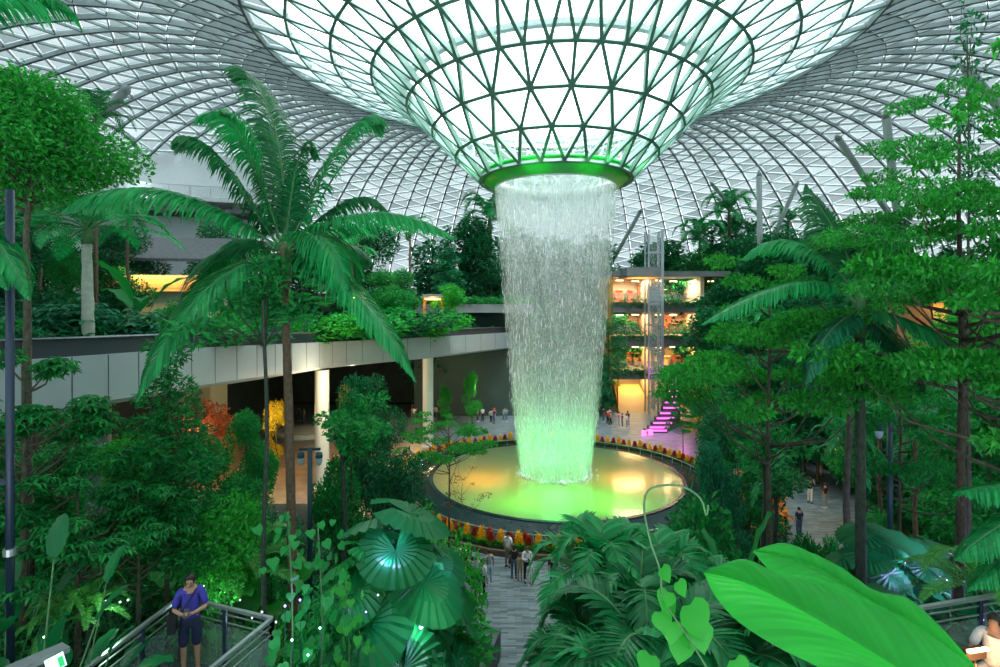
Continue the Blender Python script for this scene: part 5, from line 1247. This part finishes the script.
def person(x,y,z,face,pose,label,top,bot,h=1.7,short=False,sleeve=.55,group=None,bag=None,hairlong=False,face_detail=False,stoop=0):
    J,b,sh,tr=body_meshes(pose,short,sleeve); o=empty('person',(x,y,z),face,label,'person',group); s=h/1.73; o.scale=(s,s,s)
    link('body',b,o)
    def col(me,c,nm):
        q=link(nm,me,o); 
        if not me.materials: me.materials.append(None)
        q.material_slots[0].link='OBJECT'; q.material_slots[0].material=cloth(c); return q
    col(sh,top,'shirt'); col(tr,bot,'trousers')
    mb=MB(); hd=J['hd']; mb.ball(hd+V3((0,.018,.045)),.098,12,8,sc=(.92,1.02,1.0))
    if hairlong: mb.ball(hd+V3((0,.06,-.10)),.09,10,6,sc=(.9,.55,1.5))
    q=mb.mesh('hair',HAIR,True)
    for v in q.vertices:    # keep the face clear
        d=v.co-hd
        if d.y<-.035 and d.z<.075: v.co.y=hd.y-.03+.0*d.y; 
    link('hair',q,o)
    mb=MB()
    for n in 'rl': a=J['an'+n]; t=J['to'+n]; mb.tube([a+V3((0,.05,-.05)),a+V3((0,0,-.045)),t+V3((0,.02,0)),t+V3((0,-.05,-.01))],[.036,.046,.042,.02],8)
    link('shoes',mb.mesh('shoes',cloth((.75,.75,.75)) if int(x*7)%2 else cloth((.05,.05,.06)),True),o)
    if bag:
        kind,c=bag; mb=MB()
        if kind=='backpack': mb.ball((0,.20,1.20),.15,12,8,sc=(.95,.65,1.35))
        elif kind=='side': mb.box((.23,-.02,.90),(.09,.24,.26)); mb.tube([(.2,0,1.0),(.05,-.14,1.25),(-.12,-.05,1.44),(-.05,.14,1.25),(.2,.05,1.0)],.012,5)
        q=mb.obj('bag',cloth(c),o,True)
    if pose in('photo','phone'):
        mb=MB(); hp=(J['hnr']+J['hnl'])/2+V3((0,-.03,.03)); mb.box(hp,(.15 if pose=='photo' else .075,.012,.08 if pose=='photo' else .14),M=Matrix.Rotation(-.6 if pose=='phone' else 0,3,'X')); mb.obj('phone',m_black,o)
    if face_detail:
        mb=MB(); f=hd+V3((0,-.085,.0)); mb.ball(f+V3((0,-.012,-.012)),.016,8,6,sc=(.8,1,1.3)); mb.obj('nose',SKIN,o,True)
        for s_ in(-1,1):
            mb=MB(); mb.ball(f+V3((s_*.03,.006,.02)),.010,8,6); mb.obj('eye',HAIR,o,True); mb=MB(); mb.ball(hd+V3((s_*.078,.0,-.0)),.02,8,6,sc=(.4,.8,1.3)); mb.obj('ear',SKIN,o,True)
        mb=MB(); mb.ball(f+V3((0,.004,-.042)),.017,8,4,sc=(1.3,.5,.3)); mb.obj('mouth',mat('lips',(.4,.12,.1),.5),o,True)
        for n,sg_ in (('r',1),('l',-1)):
            hnd=J['hn'+n]; w_=J['wr'+n]; d=(hnd-w_).normalized()
            for k in range(5):
                side=V3((0,0,1)); off=side*(.028-.014*k) if k else side*.03; L_=(.05,.065,.07,.066,.05)[k]; b0=hnd+off*.9
                mb=MB(); mb.tube([b0-d*.01,b0+d*L_*.5+V3((sg_*.004,-.01,0)),b0+d*L_*.8+V3((sg_*.028,-.016,.004))],[.0095,.0085,.006],6); mb.obj('finger',SKIN,o,True)
    return o
def at_floor(px,fy,z=0):
    d=(CAMZ-z)*F/(fy-HY); return ((px-500)/F*d,d,z)
W=(.72,.74,.74); K=(.02,.02,.025); NV=(.02,.035,.09); JN=(.06,.12,.22); TN=(.42,.28,.14); KH=(.22,.20,.12); PK=(.65,.20,.28); GR=(.3,.32,.33); RD=(.55,.06,.06); PU=(.28,.08,.35)
for px,fy,face,pose,lb,tp,bt,h,kw in [
 (421,541,PI,'photo','person all in white holding up a phone at the flower bed left of the pond',W,W,1.65,{}),
 (508,567,2.6,'stand','tall man in white shirt and khaki trousers watching the pond by the flowers',W,KH,1.8,dict(sleeve=.55)),
 (470,585,2.9,'stand','woman in long black clothes with a pink bag on the path',K,K,1.62,dict(bag=('backpack',(.5,.25,.42)),hairlong=True)),
 (482,597,2.7,'stand','man in white shirt with a navy backpack and dark trousers on the path',W,K,1.72,dict(bag=('backpack',NV),sleeve=.95)),
 (476,590,3.4,'stand','person in jeans half hidden behind the man with the navy backpack',(.35,.45,.5),JN,1.6,{}),
 (489,585,3.6,'stand','person in grey shirt and pale jeans right of the navy backpack',GR,(.35,.5,.55),1.68,{}),
 (463,577,3.0,'stand','dark haired person in a white shirt at the left end of the path group',W,GR,1.62,{}),
 (460,598,1.2,'walk','person walking half hidden behind the fan palm leaves, left of the path',(.1,.15,.12),JN,1.65,{}),
 (514,578,3.0,'stand','woman with a black shoulder bag and jeans, left in the family group',K,JN,1.62,dict(bag=('side',K),hairlong=True)),
 (520,580,3.1,'stand','child in tan clothes in the middle of the family group',TN,TN,1.25,{}),
 (527,582,.2,'phone','person in white top, black trousers, right in the family group',W,K,1.72,dict(sleeve=.95)),
 (530,585,.4,'stand','small child in white in front of the family group',W,W,1.05,{}),
 (553,590,2.8,'stand','person in dark jeans half hidden by the foreground palm',K,JN,1.65,{}),
 (324,469,2.0,'stand','person in a pink shirt on the tan floor below the thick column',PK,JN,1.65,{}),
 (333,474,1.0,'stand','woman in dark red with dark hair near the thick column',RD,K,1.62,{}),
 (341,471,4.0,'stand','person in white by the flower bed near the thick column',W,K,1.66,{}),
 (268,427,2.0,'stand','person in a purple top far left in the hall under the deck',PU,K,1.65,{}),
 (287,420,1.0,'stand','person in a white shirt in the hall under the deck',W,JN,1.7,{}),
 (299,421,3.0,'stand','person in dark clothes in the hall under the deck',K,K,1.7,{}),
 (304,423,5.0,'stand','person in a grey shirt in the hall, right of the dark dressed one',GR,JN,1.7,{}),
 (352,428,2.0,'stand','person in an orange brown shirt behind the left rim of the pond',TN,K,1.7,{}),
 (783,496,1.0,'walk','person in dark clothes walking on the far part of the right path',K,K,1.68,{}),
 (810,503,2.2,'photo','person in a dark vest taking a picture on the right path',NV,W,1.7,dict(bag=('backpack',K))),
 (825,508,3.6,'stand','person in black with dark hair on the right path',K,(.25,.3,.32),1.65,{}),
 (784,533,2.6,'photo','man in a tan shirt taking a picture on the right path',TN,K,1.75,{}),
 (799,537,3.3,'stand','man in dark top and blue jeans beside the man in tan',NV,JN,1.72,{}),
 (820,477,1.8,'stand','person in white at the far end of the right path',W,W,1.6,{}),
 (805,477,1.2,'stand','person in black beside the one in white, far end of the right path',K,K,1.65,{}),
 (744,541,2.4,'stand','person in a white shirt among the shrubs at the right rim of the pond',W,K,1.65,{}),
 (866,520,4.2,'stand','person in black clothes behind the blue lit trunk',K,K,1.7,{})]:
    x,y,z=at_floor(px,fy); person(x,y,z,face,pose,lb,tp,bt,h,**kw)
_r=random.Random(12); cols=[W,K,NV,GR,PK,JN,TN,RD,(.1,.3,.3)]
for i in range(26):
    px=_r.choice([_r.uniform(472,512),_r.uniform(590,644),_r.uniform(400,470),_r.uniform(590,644)]); fy=_r.uniform(422,429) if px>560 else _r.uniform(418,424); x,y,z=at_floor(px,fy)
    person(x,y,z,_r.random()*6,_r.choice(['stand','photo','stand','walk']),'visitor in the far crowd standing behind the pond','' or _r.choice(cols),_r.choice([K,JN,GR,K]),_r.uniform(1.55,1.78),group='far crowd behind the pond')
# ---- the man on the walkway
mn=person(-5.36,9.35,6.5,.35,'phone','man in blue polo shirt and navy shorts looking at his phone',(.05,.045,.36),(.012,.02,.06),1.80,short=True,sleeve=.62,bag=None,face_detail=True)
mb=MB(); mb.box((-.24,-.03,.96),(.12,.34,.27)); mb.box((-.30,-.03,1.04),(.02,.33,.12)); q=mb.obj('shoulder_bag',mat('bag_black',(.015,.015,.018),.5),mn); mb=MB(); mb.tube([(-.22,-.1,1.06),(-.06,-.16,1.22),(.10,-.06,1.45),(.05,.10,1.45),(-.12,.15,1.2),(-.24,.06,1.06)],.014,6); mb.obj('strap',MATS['bag_black'],mn)
# ---- person sitting at the right edge
person(6.98,7.62,6.87,-1.0,'sit','dark haired person in a white top sitting on the right walkway',W,(.42,.44,.44),1.68,sleeve=.6,face_detail=False)
# ---------------- walkway at lower left with metal and glass rail
m_deckf=mat('walkway_boards',(.03,.045,.042),.6,noise=.2,nscale=5); m_rail=mat('satin_rail',(.45,.52,.50),.3,metal=.7); m_post=mat('post_blue_black',(.015,.03,.06),.4); m_railglass=glassmat('rail_glass',(.35,.5,.45),.18,.04)
def walkway(label,poly,z,railpaths,zt,leg):
    cx=sum(p[0] for p in poly)/len(poly); cy=sum(p[1] for p in poly)/len(poly); o=empty('walkway',(cx,cy,z),label=label,cat='walkway')
    n=len(poly); mb=MB(); vs=[(p[0]-cx,p[1]-cy,0) for p in poly]+[(p[0]-cx,p[1]-cy,-.22) for p in poly]; mb.add(vs,[tuple(range(n)),tuple(reversed(range(n,2*n)))]+[(i,i+n,(i+1)%n+n,(i+1)%n) for i in range(n)]); mb.obj('walkway_floor',m_deckf,o)
    for p in leg: g0=gz(*p)-z; mb=MB(); mb.box((p[0]-cx,p[1]-cy,(g0-.22)/2),(.18,.18,abs(g0)+.0)); mb.obj('support',m_post,o)
    for path in railpaths:
        P=[V3((p[0]-cx,p[1]-cy,0)) for p in path]
        for i in range(len(P)-1):
            a,b=P[i],P[i+1]
            mb=MB(); mb.beam(a+V3((0,0,zt)),b+V3((0,0,zt)),.065,.05); mb.obj('handrail',m_rail,o)
            for q in (.12,.26): mb=MB(); mb.beam(a+V3((0,0,zt-q)),b+V3((0,0,zt-q)),.02,.02); mb.obj('rail_bar',m_rail,o)
            mb=MB(); mb.beam(a+V3((0,0,(zt-.28)/2)),b+V3((0,0,(zt-.28)/2)),.012,zt-.36); mb.obj('glass_panel',m_railglass,o)
            k=max(1,round((b-a).length/1.15))
            for j in range(k+1): p=a.lerp(b,j/k); mb=MB(); mb.box(p+V3((0,0,zt/2)),(.06,.05,zt)); mb.obj('post',m_post,o)
    return o
walkway('dark walkway platform with metal rails and glass where the man in blue stands',[(-6.2,6.2),(-4.55,6.2),(-4.19,7.8),(-3.84,9.12),(-5.8,9.82),(-5.98,7.9)],6.5,[[(-6.1,6.4),(-5.98,7.97),(-5.78,9.78)],[(-5.78,9.78),(-3.84,9.09),(-4.19,7.8),(-4.55,6.3)]],1.12,[(-5.7,9.5),(-4.1,8.9),(-5.9,7.0),(-4.5,7.0)])
walkway('walkway with slim metal rail at the lower right edge where a person sits',[(5.9,6.6),(10.4,6.6),(10.4,9.4),(6.4,8.3)],7.3,[[(5.95,6.9),(6.42,8.27),(8.8,8.85),(10.3,9.3)]],.95,[(6.3,7),(9.8,7),(9.8,9),(6.6,8.1)])
# warm strip light by the right walkway and at the lower left middle
def strip(px,py,d,L_,label,ang=0):
    p=at(px,py,d); z0=gz(p.x,p.y); o=empty('strip_light',(p.x,p.y,z0),ang,label=label,cat='lamp'); h=p.z-z0
    mb=MB(); mb.box((0,0,h-.03),(L_,.05,.03)); mb.obj('light_tube',mat('warm_tube',(1,.6,.3),.5,emit=(1,.5,.2),es=12),o)
    mb=MB(); mb.box((0,.05,h-.10),(L_*1.05,.06,.16)); mb.obj('housing',mat('lamp_housing',(.10,.06,.04),.6),o); mb=MB(); mb.tube([(0,.05,0),(0,.05,h-.1)],.02,6); mb.obj('stake',m_post,o)
    lamp('strip_glow','POINT',(p.x,p.y-.25,p.z-.15),10,(1,.5,.2),.1)
strip(369,637,9.3,.40,'short warm tube light glowing low among the plants left of the steps',-.35); strip(978,648,7.5,.34,'short warm tube light beside the person at the lower right',.2)
# fairy lights: bulbs on stakes
def bulb(px,py,d,col,pw,label,group=None,r=.014,pet=0):
    p=at(px,py,d); z0=gz(p.x,p.y)-.03; o=empty('garden_light',(p.x,p.y,z0),label=label,cat='lamp',group=group); h=max(.05,p.z-z0)
    mb=MB(); mb.ball((0,0,h),r,8,6); mb.obj('bulb',mat('bulb_%02d%02d%02d'%tuple(int(c*99) for c in col),col,.5,emit=col,es=4),o,True); mb=MB(); mb.tube([(0,0,0),(.0,.01,h-r)],.004,5); mb.obj('stake',m_post,o)
    if pw: lamp('garden_glow','POINT',(p.x,p.y-.15,p.z+.1),pw,col,.08)
BW=(.55,.8,1); VI=(.45,.30,1); WG=(.7,1,.8)
bulb(421,627,9.2,BW,14,'brightest blue white garden light beside the steps',r=.035)
bulb(403,640,9.0,VI,6,'violet garden light left of the brightest one',r=.025)
_r=random.Random(21)
for i,(px,py,d,c,pw) in enumerate([(390,560,9,VI,18),(400,545,9.6,VI,18),(436,572,10.2,VI,18),(366,612,8.6,VI,3),(378,595,8.6,BW,0),(345,605,8.4,VI,2),(397,655,8.6,VI,0),(276,622,8.6,BW,5),(262,612,9,WG,0),(300,600,7.2,VI,3),(292,640,7,BW,3),(308,655,7,BW,2),(285,606,7,VI,0),(320,628,7,BW,0),(273,655,7.6,WG,0),(935,562,11.5,VI,60),(905,563,11.6,VI,35),(947,580,11.2,VI,25),(965,566,11,VI,20),(985,556,10.6,VI,20),(955,590,11,VI,0),(983,620,8.9,VI,2),(890,582,11.4,VI,4),(870,560,12,VI,3),(640+200,552,13,VI,0),
   (120,602,9,WG,3),(112,608,9,WG,2),(128,600,9,WG,0),(106,601,9,WG,0),(113,632,8.6,WG,2),(44,637,8,WG,0),(212,580,11,WG,4),(225,592,11,WG,3),(240,600,10.6,WG,3),(218,606,10.2,BW,3),(252,618,10,BW,2),(204,586,11,WG,0)]):
    nm='violet' if c is VI else ('pale blue' if c is BW else 'greenish white'); side='lower left planting' if px<260 else ('heart leafed vines' if px<335 else ('fan palms by the path' if px<500 else 'dark fan palms at lower right'))
    bulb(px,py,d,c,pw,'small %s garden light among the %s'%(nm,side),'%s lights in the %s'%(nm,side),r=.015)
# ---------------- posts and lamps
def lamppost(px,d,top,label,heads):
    b=at(px,600,d); z0=gz(b.x,b.y)-.03; zt=CAMZ-(top-HY)/F*d-z0; o=empty('lamp_post',(b.x,b.y,z0),label=label,cat='lamp post'); mt=mat('post_teal',(.02,.07,.085),.4)
    mb=MB(); mb.tube([(0,0,0),(0,0,zt)],.075,12); mb.tube([(0,0,0),(0,0,.25)],.12,12); mb.obj('pole',mt,o,True)
    mb=MB(); mb.box((heads[0]*0,0,zt-.06),(.62 if heads[1]==2 else .45,.07,.07)); mb.obj('arm',mt,o)
    for k in range(heads[1]):
        sx=(-1,1)[k] if heads[1]==2 else -1; x=sx*.27 if heads[1]==2 else -.3; zz=zt-.12 if heads[1]==2 else zt-.15-.45*k
        mb=MB(); mb.lathe([(.0,-.02),(.09,-.04),(.11,-.16),(.10,-.2)],14,(x,0,zz)); h_=mb.obj('lamp_head',mt,o,True)
        mb=MB(); mb.lathe([(.10,-.2),(.09,-.33),(.04,-.42),(0,-.44)],14,(x,0,zz)); mb.obj('lamp_glass',mat('frosted_glass',(.6,.72,.72),.2),h_,True)
lamppost(310,16,447,'dark teal lamp post with two glass lamp heads left of the pond',(0,2))
lamppost(890,15,418,'dark lamp post with spotlights on one side, right of the paved path',(0,1))
o=empty('mast',(at(10,600,8).x,8,gz(at(10,600,8).x,8)-.03),label='black slim mast standing at the left edge in front of the bushes',cat='post')
zt=CAMZ-(190-HY)/F*8-o.location.z
mb=MB(); mb.tube([(0,0,0),(0,0,zt)],.055,12); mb.obj('pole',m_post,o,True)
mb=MB(); mb.lathe([(.055,0),(.085,0),(.085,.1),(.055,.1)],14,(0,0,CAMZ-(555-HY)/F*8-o.location.z)); mb.obj('clamp',m_rail,o); mb=MB(); mb.box((-.15,0,CAMZ-(482-HY)/F*8-o.location.z),(.34,.10,.07)); mb.obj('bracket',m_post,o)
# dark ledge sign at the bottom left corner
p=at(45,655,5.2); o=empty('sign_ledge',(p.x,p.y,CAMZ-5),label='dark sloping sign ledge with a lit green and white panel, bottom left corner',cat='sign')
a=at(8,672,5.0)-o.location; b=at(66,647,5.4)-o.location
mb=MB(); mb.beam(a,b,.16,.05); mb.obj('top_edge',m_conc,o); mb=MB(); mb.beam(a+V3((0,-.08,-.10)),b+V3((0,-.08,-.10)),.04,.16); mb.obj('dark_frame',m_black,o)
pa_=at(46,668,5.15)-o.location; pb=at(65,658,5.25)-o.location
mb=MB(); mb.beam(pa_,pb,.02,.14); mb.obj('lit_panel',mat('sign_white',(.7,.95,.85),.5,emit=(.6,1,.8),es=.9),o); mb=MB(); mb.beam(pa_.lerp(pb,.72)+V3((0,-.015,-.01)),pb+V3((0,-.015,-.01)),.012,.10); mb.obj('green_bar',mat('sign_green',(.02,.5,.15),.5,emit=(.02,.6,.15),es=.5),o)
mb=MB(); mb.box(V3((b.x-.1,b.y+.05,b.z/2-.1)),(.08,.08,abs(b.z))); mb.tube([(0,.05,-.0),(0,.05,(a.z+b.z)/2)],.04,8); mb.obj('leg',m_post,o)
# stone kerbs stepping down beside the path
m_stone=mat('step_stone',(.075,.10,.10),.6,noise=.2,nscale=3); m_stonel=mat('step_stone_light',(.16,.17,.14),.6,noise=.2,nscale=3)
for i,(pa,pb,w_,h0,lb) in enumerate([((501,627),(484,667),.55,1.1,'grey stone kerb nearest the paved path at the bottom'),((492,633),(468,672),.5,1.5,'grey stone kerb in the middle of the three beside the path'),((478,636),(452,672),.6,1.8,'pale stone kerb innermost of the three beside the path')]):
    da=(CAMZ-h0)*F/(pa[1]-HY); db=(CAMZ-h0)*F/(pb[1]-HY); A=at(*pa,da); B=at(*pb,db); c=(A+B)/2; o=empty('stone_kerb',(c.x,c.y,0),label=lb,cat='kerb')
    mb=MB(); mb.beam(V3((A.x-c.x-w_/2,A.y-c.y,h0/2)),V3((B.x-c.x-w_/2,B.y-c.y,h0/2)),w_,h0-.06); mb.obj('block',m_stone if i<2 else m_stonel,o)
    mb=MB(); mb.beam(V3((A.x-c.x-w_/2,A.y-c.y,h0-.02)),V3((B.x-c.x-w_/2,B.y-c.y,h0-.02)),w_+.05,.06); mb.obj('cap_stone',m_stone if i<2 else m_stonel,o)
p=at(449,612,17); o=empty('bollard_light',(p.x,p.y,gz(p.x,p.y)-.03),label='black bollard with a slanted white light at the head of the steps',cat='lamp')
zt=CAMZ-(596-HY)/F*17-o.location.z; mb=MB(); mb.tube([(0,0,0),(0,0,zt)],.06,10); mb.obj('pole',m_black,o); mb=MB(); mb.beam((0,0,zt),(.10,0,zt+.35),.05,.05); mb.obj('light_bar',mat('white_bar',(1,1,1),.5,emit=(.9,1,1),es=4),o)
# dark round plaza bench ring left (pale ring table seen under the deck)
x,y,z=at_floor(306,434); o=empty('round_bench',(x,y,0),label='large pale round bench on the tan floor behind the thick column',cat='bench')
mb=MB(); mb.lathe([(0.01,.45),(2.9,.45),(3.0,.40),(2.9,0)],48); mb.obj('seat_slab',mat('bench_pale',(.6,.62,.55),.5),o,True); mb=MB(); mb.lathe([(2.2,.46),(2.3,.5),(2.3,.46)],48); mb.obj('inlay_ring',m_conc,o)
